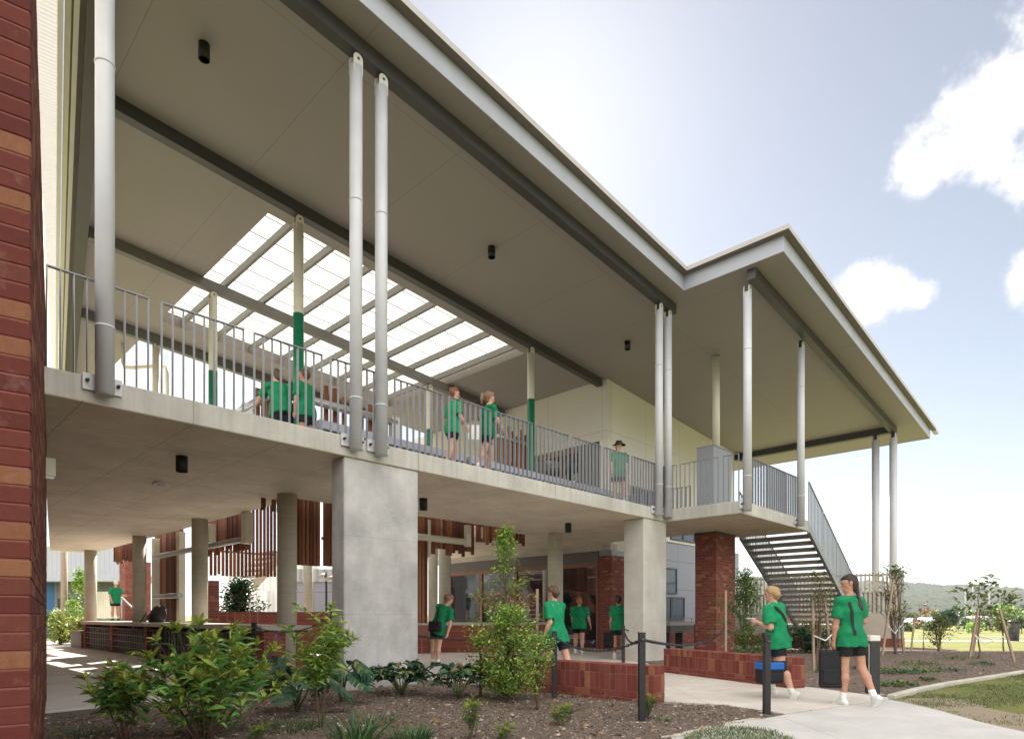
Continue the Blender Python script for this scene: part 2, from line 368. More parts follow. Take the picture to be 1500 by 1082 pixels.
for u, v, r in puffs:
    d = Vector(((u-CXP)/FPX, 1, (HYP-v)/FPX)).normalized()
    dn = wn('VectorMath', operation='DISTANCE'); wt.links.new(tcw.outputs['Generated'], dn.inputs[0]); dn.inputs[1].default_value = d
    q = wmath('DIVIDE', wmath('SUBTRACT', r, dn.outputs['Value']), r)     # 1 at the centre, 0 at the rim
    cl = q if cl is None else wmath('MAXIMUM', cl, q)
nz2 = wn('TexNoise'); nz2.inputs['Scale'].default_value = 26; nz2.inputs['Detail'].default_value = 7; nz2.inputs['Roughness'].default_value = 0.6
wt.links.new(tcw.outputs['Generated'], nz2.inputs['Vector'])
# unseen bright cumulus added behind and above the camera to fill the shade
spw = wn('SeparateXYZ'); wt.links.new(tcw.outputs['Generated'], spw.inputs[0])
rear = wmath('ADD', wmath('MULTIPLY', spw.outputs[1], -1.6), 0.05)
rear = wmath('MINIMUM', rear, wmath('ADD', wmath('MULTIPLY', spw.outputs[2], 4.0), -0.2))
over = wmath('MULTIPLY', wmath('SUBTRACT', spw.outputs[2], 0.84), 4.0)
wisp = wmath('ADD', wmath('MULTIPLY', wmath('SUBTRACT', nz.outputs[0], 0.5), 1.5), wmath('MULTIPLY', wmath('SUBTRACT', nz2.outputs[0], 0.5), 1.9))
def cmask(v, a, b):
    mr = wn('MapRange', interpolation_type='SMOOTHSTEP'); mr.inputs[1].default_value = a; mr.inputs[2].default_value = b; wt.links.new(v, mr.inputs[0]); return mr.outputs[0]
def cmix(fac, base, col):
    cm = wn('Mix', data_type='RGBA'); wt.links.new(fac, cm.inputs[0]); wt.links.new(base, cm.inputs[6]); cm.inputs[7].default_value = (*col, 1); return cm.outputs[2]
front = cmask(wmath('ADD', wmath('MAXIMUM', cl, -0.6), wisp), -0.08, 0.75)
back = cmask(wmath('ADD', wmath('MINIMUM', wmath('MAXIMUM', rear, over), 0.75), wisp), 0.0, 0.6)
hsv = wn('HueSaturation'); hsv.inputs['Saturation'].default_value = 0.55; wt.links.new(sky.outputs[0], hsv.inputs['Color'])
out = cmix(back, cmix(front, hsv.outputs[0], (9.8, 9.7, 9.6)), (22.5, 21.8, 21.0))
wt.links.new(out, bg.inputs[0])
sun = bpy.data.lights.new('sun', 'SUN'); suno = bpy.data.objects.new('sun', sun); COL.objects.link(suno)
sun.energy = 4.8; sun.angle = R_(0.53); sun.color = (1.0, 0.93, 0.82)
sd = Vector((math.sin(R_(SUN_AZ))*math.cos(R_(SUN_EL)), math.cos(R_(SUN_AZ))*math.cos(R_(SUN_EL)), math.sin(R_(SUN_EL))))
suno.rotation_euler = sd.to_track_quat('Z', 'Y').to_euler(); suno.location = (0, 30, 40)

# ------------------------------------------------------------------ ground
def inpoly(X, Y, poly):
    r = np.zeros(X.shape, bool); n = len(poly)
    for i in range(n):
        (x0, y0), (x1, y1) = poly[i], poly[(i+1) % n]
        c = ((y0 > Y) != (y1 > Y)); 
        with np.errstate(divide='ignore', invalid='ignore'): r ^= c & (X < (x1-x0)*(Y-y0)/(y1-y0)+x0)
    return r
def vnoise(X, Y, sc, seed=0):
    x, y = X*sc, Y*sc; xi, yi = np.floor(x).astype(int), np.floor(y).astype(int); fx, fy = x-xi, y-yi
    fx, fy = fx*fx*(3-2*fx), fy*fy*(3-2*fy)
    def h(a, b): 
        q = (a*374761393 + b*668265263 + seed*974711) & 0xffffffff; q = ((q ^ (q >> 13))*1274126177) & 0xffffffff
        return ((q ^ (q >> 16)) & 0xffff)/65535.0
    return (h(xi, yi)*(1-fx)+h(xi+1, yi)*fx)*(1-fy)+(h(xi, yi+1)*(1-fx)+h(xi+1, yi+1)*fx)*fy
def fbm(X, Y, sc, o=4, seed=0): return sum(vnoise(X, Y, sc*2**i, seed+i)*0.5**i for i in range(o))/sum(0.5**i for i in range(o))
def Bxy(s, t): p = W(s, t); return (p.x, p.y)
# plan outlines (world metres)
PATH = [G(972, 1030), G(1060, 1035), G(1150, 1049), G(1075, 1064), G(985, 1085), (1.2, 5.2), (1.4, 2.0), (5.0, 2.0), (5.3, 5.3), (5.15, 6.05), G(1440, 1062), G(1370, 1042),
        G(1300, 1024), G(1180, 1008), G(1110, 1000), Bxy(6.4, -1.7), Bxy(9.6, 0.9), Bxy(12, 0.9), Bxy(12, 1.2), Bxy(2.0, 1.2), Bxy(2.1, -0.7), Bxy(2.45, -2.6), Bxy(2.45, -4.1)]
FLOOR = [Bxy(-4.6, 0.85), Bxy(-2.2, 0.75), Bxy(-0.3, 0.72), Bxy(1.1, 1.2), Bxy(2.0, 1.25), Bxy(12, 1.25), Bxy(18.5, 1.25), Bxy(18.5, 3.9), Bxy(13, 24), Bxy(2.0, 27), Bxy(-1.0, 27)]
LAWN = [G(1308, 1025), G(1400, 1004), G(1500, 986), (16, 14.5), (30, 14.5), (30, -3), (5.0, -3), (5.0, 5.3), (5.0, 6.0), G(1415, 1066), G(1350, 1045)]
TUFT = [G(990, 1084), G(1060, 1068), G(1140, 1074), G(1170, 1090), (1.9, 4.4), (1.2, 4.4)]
MULCH = [(-9, 1.0), (5.6, 1.0), (5.5, 6.3)] + [G(1300, 1025), G(1380, 1006), G(1500, 988)] + [(17, 15.2), (22, 17), (19, 19.5), Bxy(19, -4.8), Bxy(21.5, -4.5), Bxy(21.5, 1.2), Bxy(12, 0.75), Bxy(-0.3, 1.2), Bxy(-6, 1.2)]
def gmat(name, f):
    x = NT(name); f(x); M[name] = x.m
def _lawn(x):
    v = x.mapping(); n = x.noise(0.35, v, 5, 0.6); n2 = x.noise(6, v, 4, 0.7); n3 = x.noise(90, v, 2)
    c = x.mix(n, (0.14, 0.16, 0.05), (0.30, 0.29, 0.11)); c = x.mix(x.math('MULTIPLY', n2, 0.5), c, (0.05, 0.075, 0.02))
    d = x.ramp(x.noise(0.55, x.mapping((1, 1, 1), (3, 1, 0)), 5, 0.65), [(0.56, (0, 0, 0)), (0.66, (1, 1, 1))])
    c = x.mix(x.math('MULTIPLY', d, 0.6), c, (0.30, 0.235, 0.15))
    x.bsdf(c, 0.95, 0, x.math('ADD', n2, n3), 0.6, 0.03, 0.1)
gmat('lawn', _lawn)
def _mulch(x):
    v = x.mapping(); n = x.noise(2.2, v, 4, 0.6); n2 = x.noise(45, x.mapping((1, 2.2, 1), rot=(0, 0, 0.6)), 5, 0.75); vo = x.n('TexVoronoi'); vo.inputs['Scale'].default_value = 28; x.l(x.mapping((1, 2.4, 1), rot=(0, 0, -0.5)), vo.inputs['Vector'])
    c = x.mix(n2, (0.14, 0.105, 0.083), (0.37, 0.295, 0.24)); c = x.mix(x.math('MULTIPLY', vo.outputs['Color'], 0.45), c, (0.27, 0.21, 0.17)); c = x.mix(x.math('MULTIPLY', n, 0.4), c, (0.07, 0.052, 0.042))
    x.bsdf(c, 0.97, 0, x.math('ADD', vo.outputs['Distance'], n2), 0.9, 0.03, 0.1)
gmat('mulch', _mulch)
def _dirt(x):
    v = x.mapping(); n2 = x.noise(40, v, 5, 0.7); c = x.mix(n2, (0.20, 0.155, 0.105), (0.36, 0.30, 0.22)); x.bsdf(c, 0.97, 0, n2, 0.4, 0.01, 0.1)
gmat('dirt', _dirt)
# the ground sheet: level round the building, falling a little to the sports field, then flat to the horizon
def ground_z(X, Y):
    r = np.clip((Y-24)/70, 0, 1); r = r*r*(3-2*r)
    mound = 0.16*np.exp(-(((X-13)/7)**2+((Y-17.0)/2.6)**2))
    return -0.05 - 1.55*r + mound*(Y < 24)
ys = np.unique(np.concatenate([np.linspace(-6, 30, 50), np.linspace(30, 120, 40), np.geomspace(120, 7000, 30)])); xs = np.unique(np.concatenate([-np.geomspace(60, 6000, 16), np.linspace(-60, 70, 80), np.geomspace(70, 6000, 18)]))
gx, gy = np.meshgrid(xs, ys); gz = ground_z(gx, gy); nx = len(xs); ny = len(ys)
idx = np.arange(nx*ny).reshape(ny, nx); GF = np.stack([idx[:-1, :-1], idx[:-1, 1:], idx[1:, 1:], idx[1:, :-1]], -1).reshape(-1, 4)
tag(np_obj('ground', np.stack([gx, gy, gz], -1).reshape(-1, 3), GF, M['lawn'], smooth=True), kind='structure')
def patch(name, poly, mat, zf, step=0.25, holes=()):
    P = np.array(poly); x0, y0 = P.min(0); x1, y1 = P.max(0)
    xs = np.arange(x0-step, x1+2*step, step); ys = np.arange(y0-step, y1+2*step, step); X, Y = np.meshgrid(xs, ys)
    cx, cy = (X[:-1, :-1]+X[1:, 1:])/2, (Y[:-1, :-1]+Y[1:, 1:])/2
    keep = inpoly(cx, cy, poly)
    i = np.arange(X.size).reshape(X.shape); F = np.stack([i[:-1, :-1], i[:-1, 1:], i[1:, 1:], i[1:, :-1]], -1)[keep]
    used = np.unique(F); re = np.full(X.size, -1); re[used] = np.arange(len(used))
    V = np.stack([X, Y, zf(X, Y)], -1).reshape(-1, 3)[used]
    return tag(np_obj(name, V, re[F], mat, smooth=True), kind='structure')
def mulch_z(X, Y):
    z = 0.015+0.07*fbm(X, Y, 0.9, 4, 3)-0.02 + 0.17*np.exp(-(((X-13)/6)**2+((Y-17.2)/2.4)**2))
    low = inpoly(X, Y, PATH) | inpoly(X, Y, FLOOR) | inpoly(X, Y, LAWN) | inpoly(X, Y, TUFT)
    return np.where(low, -0.04, z)
patch('mulch_bed', MULCH, M['mulch'], mulch_z, 0.12)
m = MB(); m.prism(FLOOR, -0.12, 0.035); tag(m.build('floor', M['concrete_floor']), kind='structure') if False else None
def slab(name, poly, z0, z1, mat):
    m = MB(); m.prism(poly, z0, z1); return tag(m.build(name, M[mat], frame='W', base=(0, 0, 0), bevel=0.008), kind='structure')
PATH_A = [G(972, 1030), G(1060, 1035), G(1150, 1049), G(1304, 1029), G(1300, 1024)]+PATH[14-1:] if False else None
iA = [G(972, 1030), G(1060, 1035), G(1148, 1048.5), G(1302, 1026.5), G(1300, 1024), G(1180, 1008), G(1110, 1000)]+PATH[15:]
iB = [G(1150, 1050), G(1075, 1064), G(985, 1085), (1.2, 5.2), (1.4, 2.0), (5.0, 2.0), (5.3, 5.3), (5.15, 6.05), G(1440, 1062), G(1370, 1042), G(1304, 1027.5)]
slab('path', iA, -0.12, 0.036, 'concrete_path'); slab('path', iB, -0.12, 0.035, 'concrete_grey')
slab('floor', FLOOR, -0.12, 0.042, 'concrete_floor')
patch('lawn', LAWN, M['lawn'], lambda X, Y: 0.0*X + 0.002+0.026*fbm(X, Y, 0.8, 3, 9), 0.12)
patch('verge', TUFT, M['dirt'], lambda X, Y: 0.0*X + 0.012+0.02*fbm(X, Y, 1.2, 3, 5), 0.1)
patch('verge', [G(1292, 1031), G(1340, 1024), G(1400, 1024), G(1470, 1044), (6.6, 6.2), (6.3, 5.0), (5.0, 5.0), (5.0, 6.1), G(1410, 1068), G(1345, 1047)], M['dirt'], lambda X, Y: 0.0*X + 0.008+0.026*fbm(X, Y, 1.1, 3, 5), 0.12)
def ribbon(name, pts, w, z0, z1, mat):
    L = [Vector((x, y, 0)) for x, y in pts]; m = MB(); l, r = [], []
    for i, p in enumerate(L):
        d = (L[min(i+1, len(L)-1)]-L[max(i-1, 0)]).normalized(); n = Vector((-d.y, d.x, 0))*w/2; l.append(p+n); r.append(p-n)
    m.prism([(p.x, p.y) for p in r]+[(p.x, p.y) for p in l[::-1]], z0, z1)
    return tag(m.build(name, M[mat], frame='W', base=(0, 0, 0), bevel=0.01), kind='structure')
ribbon('kerb', [G(1305, 1024), G(1345, 1013), G(1390, 1004), G(1440, 996), G(1500, 986), (16.5, 14.9)], 0.11, -0.1, 0.07, 'concrete_cap')
ribbon('kerb', [(0.35, 5.3), G(990, 1082), G(1060, 1064), G(1110, 1056)], 0.13, -0.1, 0.035, 'concrete_cap')
# far oval: pale track and a sandy verge
for nm, y0, y1, mat in (('track', 31.5, 33.2, 'concrete_path'), ('road', 76, 82, 'dirt')):
    m = MB()
    xx = np.linspace(8 if y0 < 50 else 38, 90, 30)
    vs = [(x, y, float(ground_z(np.array(x), np.array(y)))+0.012) for x in xx for y in (y0, y1)]
    m.add(vs, [(2*i, 2*i+2, 2*i+3, 2*i+1) for i in range(29)]); tag(m.build(nm, M[mat], frame='W', base=(0, 0, 0)), kind='structure')
# wooded hills behind the field
hx = np.linspace(300, 3300, 400); hy = np.linspace(900, 2500, 180); X, Y = np.meshgrid(hx, hy)
rise = np.clip((Y-900)/950, 0, 1)**1.25; ang = X/Y
crest = 98-34*np.clip((ang-0.62)/0.25, 0, 1.6)+9*fbm(X, Y, 0.004, 3, 2)
Z = -2+rise*crest + 26*(fbm(X, Y, 0.0028, 4, 11)-0.5)*rise*1.4 + 9.0*vnoise(X, Y, 0.075, 21)**1.5*rise + 5*vnoise(X, Y, 0.15, 22)
idx = np.arange(X.size).reshape(X.shape); HF = np.stack([idx[:-1, :-1], idx[:-1, 1:], idx[1:, 1:], idx[1:, :-1]], -1).reshape(-1, 4)
def _hill(x):
    v = x.mapping(); n = x.noise(0.06, v, 5, 0.75); n2 = x.noise(0.006, v, 4); 
    c = x.mix(x.ramp(n, [(0.35, (0, 0, 0)), (0.65, (1, 1, 1))]), (0.010, 0.020, 0.012), (0.066, 0.080, 0.046)); c = x.mix(x.math('MULTIPLY', n2, 0.3), c, (0.10, 0.11, 0.06)); x.bsdf(c, 1.0, 0, n, 1.0, 6.0, 0.05)
gmat('hill', _hill)
tag(np_obj('hills', np.stack([X, Y, Z], -1).reshape(-1, 3), HF, M['hill'], smooth=False), kind='structure')
x = NT('haze'); x.m.node_tree.nodes.remove(x.m.node_tree.nodes.get('x')) if False else None
pv = x.n('VolumePrincipled'); pv.inputs['Color'].default_value = (0.86, 0.92, 1.0, 1); pv.inputs['Density'].default_value = HAZE; pv.inputs['Anisotropy'].default_value = 0.35
x.l(pv.outputs[0], x.out.inputs['Volume']); M['haze'] = x.m
if HAZE > 0:
    m = MB(); m.box(-6300, 6300, -300, 7200, -30, 190); tag(m.build('haze', M['haze'], frame='W', base=(0, 0, 0)), kind='stuff')
# ------------------------------------------------------------------ the school building
B = thing('school_building', 'two storey concrete, brick and steel school building with a skillion roof and upper walkway', 'building', (5, 4, 0))
def part(name, mb, mat, parent=None, bevel=0.0, label=None):
    o = mb.build(name, M[mat] if isinstance(mat, str) else [M[k] for k in mat], parent or B, bevel=bevel)
    if label: o['label'] = label
    return o
ZB, ZT = 3.65, 3.957
Ll = lambda t: -3.46+0.176*t                   # left end of the roof
Sl = lambda t: -3.80+0.176*t                   # left end of the floor slab
# upper floor slab: edge band + deck
m = MB()
m.prism([(Sl(0), 0), (9.46, 0), (9.46, -2.03), (14.0, -2.03), (14.0, 0.08), (12.4, 0.6), (12.3, 3.9), (Sl(3.9), 3.9)], ZB, ZT)
m.prism([(Sl(3.9), 3.9), (1.2, 3.9), (1.2, 20.5), (Sl(20.5), 20.5)], ZB, ZT)
m.prism([(8.2, 3.9), (12.7, 3.9), (12.7, 13.9), (8.2, 13.9)], ZB, ZT)
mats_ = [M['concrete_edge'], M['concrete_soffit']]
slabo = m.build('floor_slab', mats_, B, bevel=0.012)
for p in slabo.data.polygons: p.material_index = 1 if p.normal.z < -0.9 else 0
# ground-floor pillars, columns and pier
m = MB(); m.box(0, 1.42, 0.03, .03+max(.25, onS(487, 700, 0)[0]), 0, ZB-0.002); part('pillar', m, 'concrete', bevel=0.02)
m = MB(); m.box(8.47, 9.56, 0.03, onS(913.5, 800, 8.47)[0], 0, ZB-0.002); part('pillar', m, 'concrete_warm', bevel=0.02)
for s, t, z0, r in ((0.85, 3.62, 0, .19), (0.85, 8.35, 0, .19), (0.85, 13.35, 0, .19), (0.87, 19.4, 0, .20), (8.0, 7.2, 0, .2), (7.35, 7.0, 0, .15), (6.1, 12.6, 0, .17)):
    m = MB(); m.cyl(s, t, z0, ZB-0.002, r, 32); part('column', m, 'concrete_column')
m = MB(); m.box(9.02, 9.36, 3.36, 3.70, 0, ZB-0.002); part('column', m, 'concrete_column', bevel=0.02)
px, py = G(94, 943); sb, tb = toB(px, py)
m = MB(); m.cyl(sb, tb, -0.4, ZB+0.2, 0.125, 20); part('column', m, 'timber_stake', label='pinkish round post in full sun beyond the deck')
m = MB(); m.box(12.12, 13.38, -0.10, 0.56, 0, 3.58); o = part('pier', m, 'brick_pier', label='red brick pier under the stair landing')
m = MB(); m.box(12.10, 13.40, -0.12, 0.58, 3.58, 3.648); part('pier_cap', m, 'steel_dark', o)
# --- roof
zr = lambda x, y: zroof(x)
up = lambda h: (lambda x, y: zroof(x)+h)
TH = 0.36
polys = [[(Ll(-.67), -.67), (9.2, -.67), (9.2, 4.8), (Ll(4.8), 4.8)], [(Ll(4.8), 4.8), (1.0, 4.8), (1.0, 22.5), (Ll(22.5), 22.5)],
         [(9.2, -3.12), (24.3, -3.12), (24.3, 13.3), (9.2, 13.3)], [(1.0, 11.95), (9.2, 11.95), (9.2, 13.3), (1.0, 13.3)]]
m = MB()
for p in polys: m.prism(p, zr, up(TH))
part('roof', m, 'soffit_sheet')
def slope(m, s0, s1, t0, t1, a, b, mat=0): m.prism([(s0, t0), (s1, t0), (s1, t1), (s0, t1)], up(a), up(b), mat)
m = MB()                                       # fascia boards, 12 mm proud, dropping 15 mm below the soffit
slope(m, Ll(-.67), 9.188, -.69, -.672, -.015, TH-.01); slope(m, 9.17, 9.188, -3.14, -.69, -.015, TH-.01); slope(m, 9.188, 24.32, -3.14, -3.122, -.015, TH-.01)
slope(m, 24.302, 24.32, -3.122, 13.3, -.015, TH-.01)
part('fascia', m, 'fascia_white', bevel=0.003)
m = MB()
slope(m, Ll(-.67), 9.02, -.86, -.691, TH-.02, TH+.085); slope(m, 9.0, 9.169, -3.31, -.691, TH-.018, TH+.086); slope(m, 9.169, 24.5, -3.31, -3.141, TH-.02, TH+.085)
gt = part('gutter', m, ('gutter_grey', 'gutter_shade'))
for p in gt.data.polygons: p.material_index = 1 if p.normal.z < -.5 else 0  # downward faces take the painted shade colour
m = MB(); slope(m, 24.5, 24.95, -3.30, -3.15, TH-.06, TH+.05); part('rainwater_spout', m, 'gutter_grey')
m = MB()
e0, e1_ = -.67, 22.5
m.prism([(Ll(e0)-.08, e0), (Ll(e0), e0), (Ll(e1_), e1_), (Ll(e1_)-.08, e1_)], up(-.03), up(.42)); part('end_fascia', m, 'cream')
def beam(s0, s1, t0, t1, d, mat, n='beam'):
    m = MB(); slope(m, s0, s1, t0, t1, -d, -0.003); return part(n, m, mat, bevel=0.004)
beam(Ll(0)+.3, 9.64, -.22, -.02, .25, 'steel_dark'); beam(Ll(4)+.45, 12.1, 3.93, 4.13, .25, 'steel_dark')
beam(Ll(8.5)+.45, 12.1, 8.5, 8.70, .25, 'steel_beam_far'); beam(Ll(13)+.45, 9.3, 13.0, 13.2, .30, 'steel_beam_far')
beam(9.35, 22.3, -2.43, -2.23, .25, 'steel_dark'); beam(22.02, 22.22, -2.228, 3.7, .25, 'steel_dark')
m = MB(); m.prism([(Ll(-.6)+.18, -.6), (Ll(-.6)+.43, -.6), (Ll(22)+.43, 22), (Ll(22)+.18, 22)], up(-.24), up(-.004)); part('beam', m, 'steel_dark')
m = MB(); m.prism([(Ll(-.6)+.03, -.6), (Ll(-.6)+.10, -.6), (Ll(22)+.10, 22), (Ll(22)+.03, 22)], up(-.10), up(-.004)); part('trim', m, 'steel_plate')
# --- skylight: ribbed translucent sheet on rafters
sk = MB(); nt = 300; tt = np.linspace(4.6, 12.1, nt); ss = [0.9, 3.0, 5.1, 7.2, 9.3]
vs = [(s, t, zroof(s)+0.34+0.012*math.cos(2*math.pi*t/0.15)) for s in ss for t in tt]
skl = MB(); skl.add(vs, [(i*nt+j, i*nt+j+1, (i+1)*nt+j+1, (i+1)*nt+j) for i in range(len(ss)-1) for j in range(nt-1)], 0, True)
skyl = part('skylight', skl, 'polycarb')
for k in range(8):
    s = 1.62+1.036*k
    m = MB(); m.bar((s, 4.80, zroof(s)+.16), (s, 11.95, zroof(s)+.16), .08, .19, 0); part('rafter', m, 'rafter_grey', skyl, .004)
m = MB()
for k in range(9): t = 5.4+0.8*k; m.bar((1.0, t, zroof(1)+.315), (9.2, t, zroof(9.2)+.315), .02, .012)
part('purlin', m, 'polycarb_lap', skyl)
for k in range(8): s = 1.62+1.036*k; m = MB(); m.box(s-.012, s+.012, 8.58, 8.62, zroof(s)-.01, zroof(s)+.08); part('hanger', m, 'steel_dark', skyl)
# --- steel posts
def post(s, t, z0, z1, r, mat, collars=(), plate=0, pin=True, green=None, holder='s'):
    m = MB(); m.cyl(s, t, z0, z1, r, 28); p = part('post', m, mat)
    m = MB()
    if green: m.cyl(s, t, z0+.003, green, r+.006, 28); part('painted_base', m, 'post_green', p)
    if collars:
        for c in collars: m = MB(); m.tube([(s, t, c-.016), (s, t, c-.005), (s, t, c+.005), (s, t, c+.012)], [r+.001, r+.008, r+.008, r+.001], 28); part('collar', m, mat, p)
    if pin:                                    # flat cheek plates with a rounded head and a pin
        for sg in (-1, 1):
            m = MB(); n = 12; pr = []
            for i in range(n+1): a = math.pi*i/n; pr.append((r*.82*math.cos(a), .10+r*.82*math.sin(a)))
            pr = [(r*.82, -.12)]+pr+[(-r*.82, -.12)]
            tt_ = t+sg*r*.62; lo = [(s+x, tt_-.008, z1+z) for x, z in pr]; hi = [(s+x, tt_+.008, z1+z) for x, z in pr]
            m.hexa(hi, lo); part('cheek_plate', m, 'steel_plate' if mat != 'cream' else 'cream', p)
        m = MB(); m.tube([(s, t-r*.78, z1+.10), (s, t+r*.78, z1+.10)], .022, 10); part('pin', m, 'steel_dark', p)
        m = MB(); m.box(s-.02, s+.02, t-.05, t+.05, z1-.02, z1+.22); part('hanger_plate', m, 'steel_dark', p)
    if plate:
        m = MB()
        if holder == 's': m.box(s-.20, s+.20, t+r-.012, t+r+.016, z0+.05, z0+.24)
        else: m.box(s-.016+r, s+r+.012, t-.33, t+.33, z0+.06, z0+.25)
        part('base_plate', m, 'steel_light', p, .003)
        for q in (-.155, .155):
            m = MB()
            if holder == 's': m.tube([(s+q, t+r-.07, z0+.155), (s+q, t+r-.01, z0+.155)], [.014, .014], 8); m.tube([(s+q, t+r-.045, z0+.155), (s+q, t+r-.012, z0+.155)], [.021, .021], 6)
            if m.v: part('bolt', m, 'bolt_rust', p)
    return p
for s in (-3.21, 0.11, 0.57, 8.94, 9.38):
    post(s, -.12, 3.74, zroof(s)-.43, .098, 'steel_light', (4.52, 7.55), 1)
for s in (9.55, 13.05):
    post(s, -2.15, 3.70, zroof(s)-.43, .098, 'steel_light', (4.52, 7.55), 1)
post(22.12, -1.75, -.3, zroof(22.1)-.43, .13, 'steel_light'); post(22.2, -2.33, -.3, zroof(22.2)-.43, .13, 'steel_light')
for s, t in ((1.31, 4.03), (8.66, 4.03), (1.27, 8.6), (8.48, 8.6), (1.25, 13.1), (8.4, 13.1)):
    post(s, t, ZT, zroof(s)-.43, .105, 'cream', (7.62,), 0, True, 7.60)
post(12.9, .28, 6.15, zroof(12.9)-.01, .11, 'cream', (), 0, False)
m = MB(); z = zroof(.9); m.tube([(.72, 14.6, z+.2), (.72, 14.6, 9.35), (.76, 14.55, 9.2), (.9, 14.3, 9.16), (1.5, 13.45, 9.16), (1.6, 13.3, 9.08), (1.62, 13.28, 8.9), (1.62, 13.28, ZT)], .055, 12); part('downpipe', m, 'cream')
m = MB(); m.box(12.14, 13.26, -.02, .52, ZT+.002, 6.16); m.box(12.12, 13.28, -.04, .54, 6.16, 6.19); part('column_casing', m, 'box_grey', bevel=.006)
# --- upper room: cream cladding, dark lower band, glazed entry
ztop = lambda s: zroof(s)-.002
def wall_s(name, s0, s1, t0, t1, z0, z1, mat, parent=None, bevel=0): m = MB(); m.prism([(s0, t0), (s1, t0), (s1, t1), (s0, t1)], z0, z1, 0); return part(name, m, mat, parent, bevel)
wall_s('wall', 12.19, 12.5, 3.8, 14.5, 7.10, lambda x, y: zroof(x)-.002, 'cream_panel')
wall_s('wall', 12.5, 21.7, 3.8, 4.1, 4.0, lambda x, y: zroof(x)-.002, 'cream_panel_e')
wall_s('wall', 12.19, 12.5, 3.8, 4.1, ZT, 7.10, 'cream_panel_e')
wall_s('wall', 12.215, 12.5, 4.1, 5.0, ZT, 7.098, 'clad_dark')
wall_s('wall', 21.4, 21.7, 4.1, 14, 4.0, lambda x, y: zroof(x)-.002, 'cream_panel')
def glazing(name, s, t0, t1, z0, z1, n, mat='timber_frame', glass='glass_dark', rail=False, fr=.09):
    m = MB(); m.box(s, s+.12, t0, t1, z1-.14, z1); m.box(s, s+.12, t0, t1, z0, z0+.05)
    for k in range(n+1): t = t0+(t1-t0)*k/n; a = max(t0, t-fr/2); b = min(t1, t+fr/2); m.box(s+.002, s+.118, a, b, z0+.05, z1-.14)
    f = part(name, m, mat, None, .004)
    m = MB(); m.box(s+.05, s+.06, t0+.02, t1-.02, z0+.03, z1-.1); part('pane', m, glass, f)
    if rail: m = MB(); m.box(s-.05, s-.02, t0+.1, t1-.1, z0+1.0, z0+1.06); m.box(s-.05, s-.02, t0+.1, t1-.1, z0+1.9, z0+1.96); part('rail', m, 'galv', f)
    return f
glazing('glazed_door', 12.25, 5.0, 9.2, ZT+.01, 7.05, 5, rail=True)
wall_s('wall', 12.215, 12.5, 9.2, 14.5, ZT, 7.098, 'cream_panel')
def window_e(s0, s1, z0, z1, t, n=1, glass='glass_blue', mat='clad_dark'):
    m = MB(); m.box(s0, s1, t-.05, t+.02, z1-.06, z1); m.box(s0, s1, t-.05, t+.02, z0, z0+.06)
    for k in range(n+1): s = s0+(s1-s0)*k/n; m.box(max(s0, s-.035), min(s1, s+.035), t-.049, t+.02, z0+.06, z1-.06)
    f = part('window', m, mat); m = MB(); m.box(s0+.03, s1-.03, t-.015, t-.005, z0+.03, z1-.03); part('pane', m, glass, f); return f
window_e(13.6, 15.8, 4.2, 5.75, 3.795, 4, 'glass_dark'); window_e(16.3, 18.2, 4.1, 4.5, 3.795, 2)
# --- ground floor behind
glazing('glazed_wall', 12.62, 4.5, 12.4, 0.03, 3.05, 4, fr=.14)
wall_s('bulkhead', 12.60, 12.9, 4.46, 12.6, 3.052, 3.44, 'clad_dark'); wall_s('edge_beam', 12.55, 12.95, 3.91, 13.8, 3.442, 3.648, 'concrete_edge')
wall_s('pier', 12.6, 14.3, 3.9, 4.448, .03, 3.25, 'brick_pier'); wall_s('wall', 12.62, 14.3, 3.92, 4.44, 3.252, 3.44, 'box_grey')
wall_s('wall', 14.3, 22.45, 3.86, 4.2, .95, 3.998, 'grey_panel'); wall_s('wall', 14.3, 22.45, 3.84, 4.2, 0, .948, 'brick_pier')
window_e(15.0, 16.85, 2.02, 3.02, 3.855, 2); window_e(15.4, 17.45, 1.0, 1.92, 3.855, 2)
wall_s('wall', 12.9, 22, 12.5, 12.7, 0, 3.6, 'clad_dark'); wall_s('wall', 22.2, 22.45, 4.2, 14, 0, 4, 'grey_panel')
wall_s('wall', 13.4, 13.6, 4.6, 12.4, .03, 3.4, 'clad_dark')
# --- translucent canopy that links to the neighbouring block on the left
cv = []; nr = 280*5; q0, q1 = -2.0, 21.0
for i in range(nr+1):
    t = q0+(q1-q0)*i/nr; s = Ll(t)-.10; z = zroof(Ll(2.5))-.02+.011*math.sin(2*math.pi*i/5)
    cv += [(s, t, z), (s-3.4, t-.6, z-.78)]
m = MB(); m.add(cv, [(2*i, 2*i+1, 2*i+3, 2*i+2) for i in range(nr)], 0, True)
CANO = thing('canopy', 'white corrugated canopy sheet at the far left above the brick wall', 'canopy', (-4.5, 9, 9))
part('sheet', m, 'canopy_sheet', CANO)
m = MB(); m.prism([(Ll(q0)-.17, q0), (Ll(q0)-.10, q0), (Ll(q1)-.10, q1), (Ll(q1)-.17, q1)], zroof(Ll(2.5))-.10, zroof(Ll(2.5))+.05); part('edge_trim', m, 'white_paint', CANO)

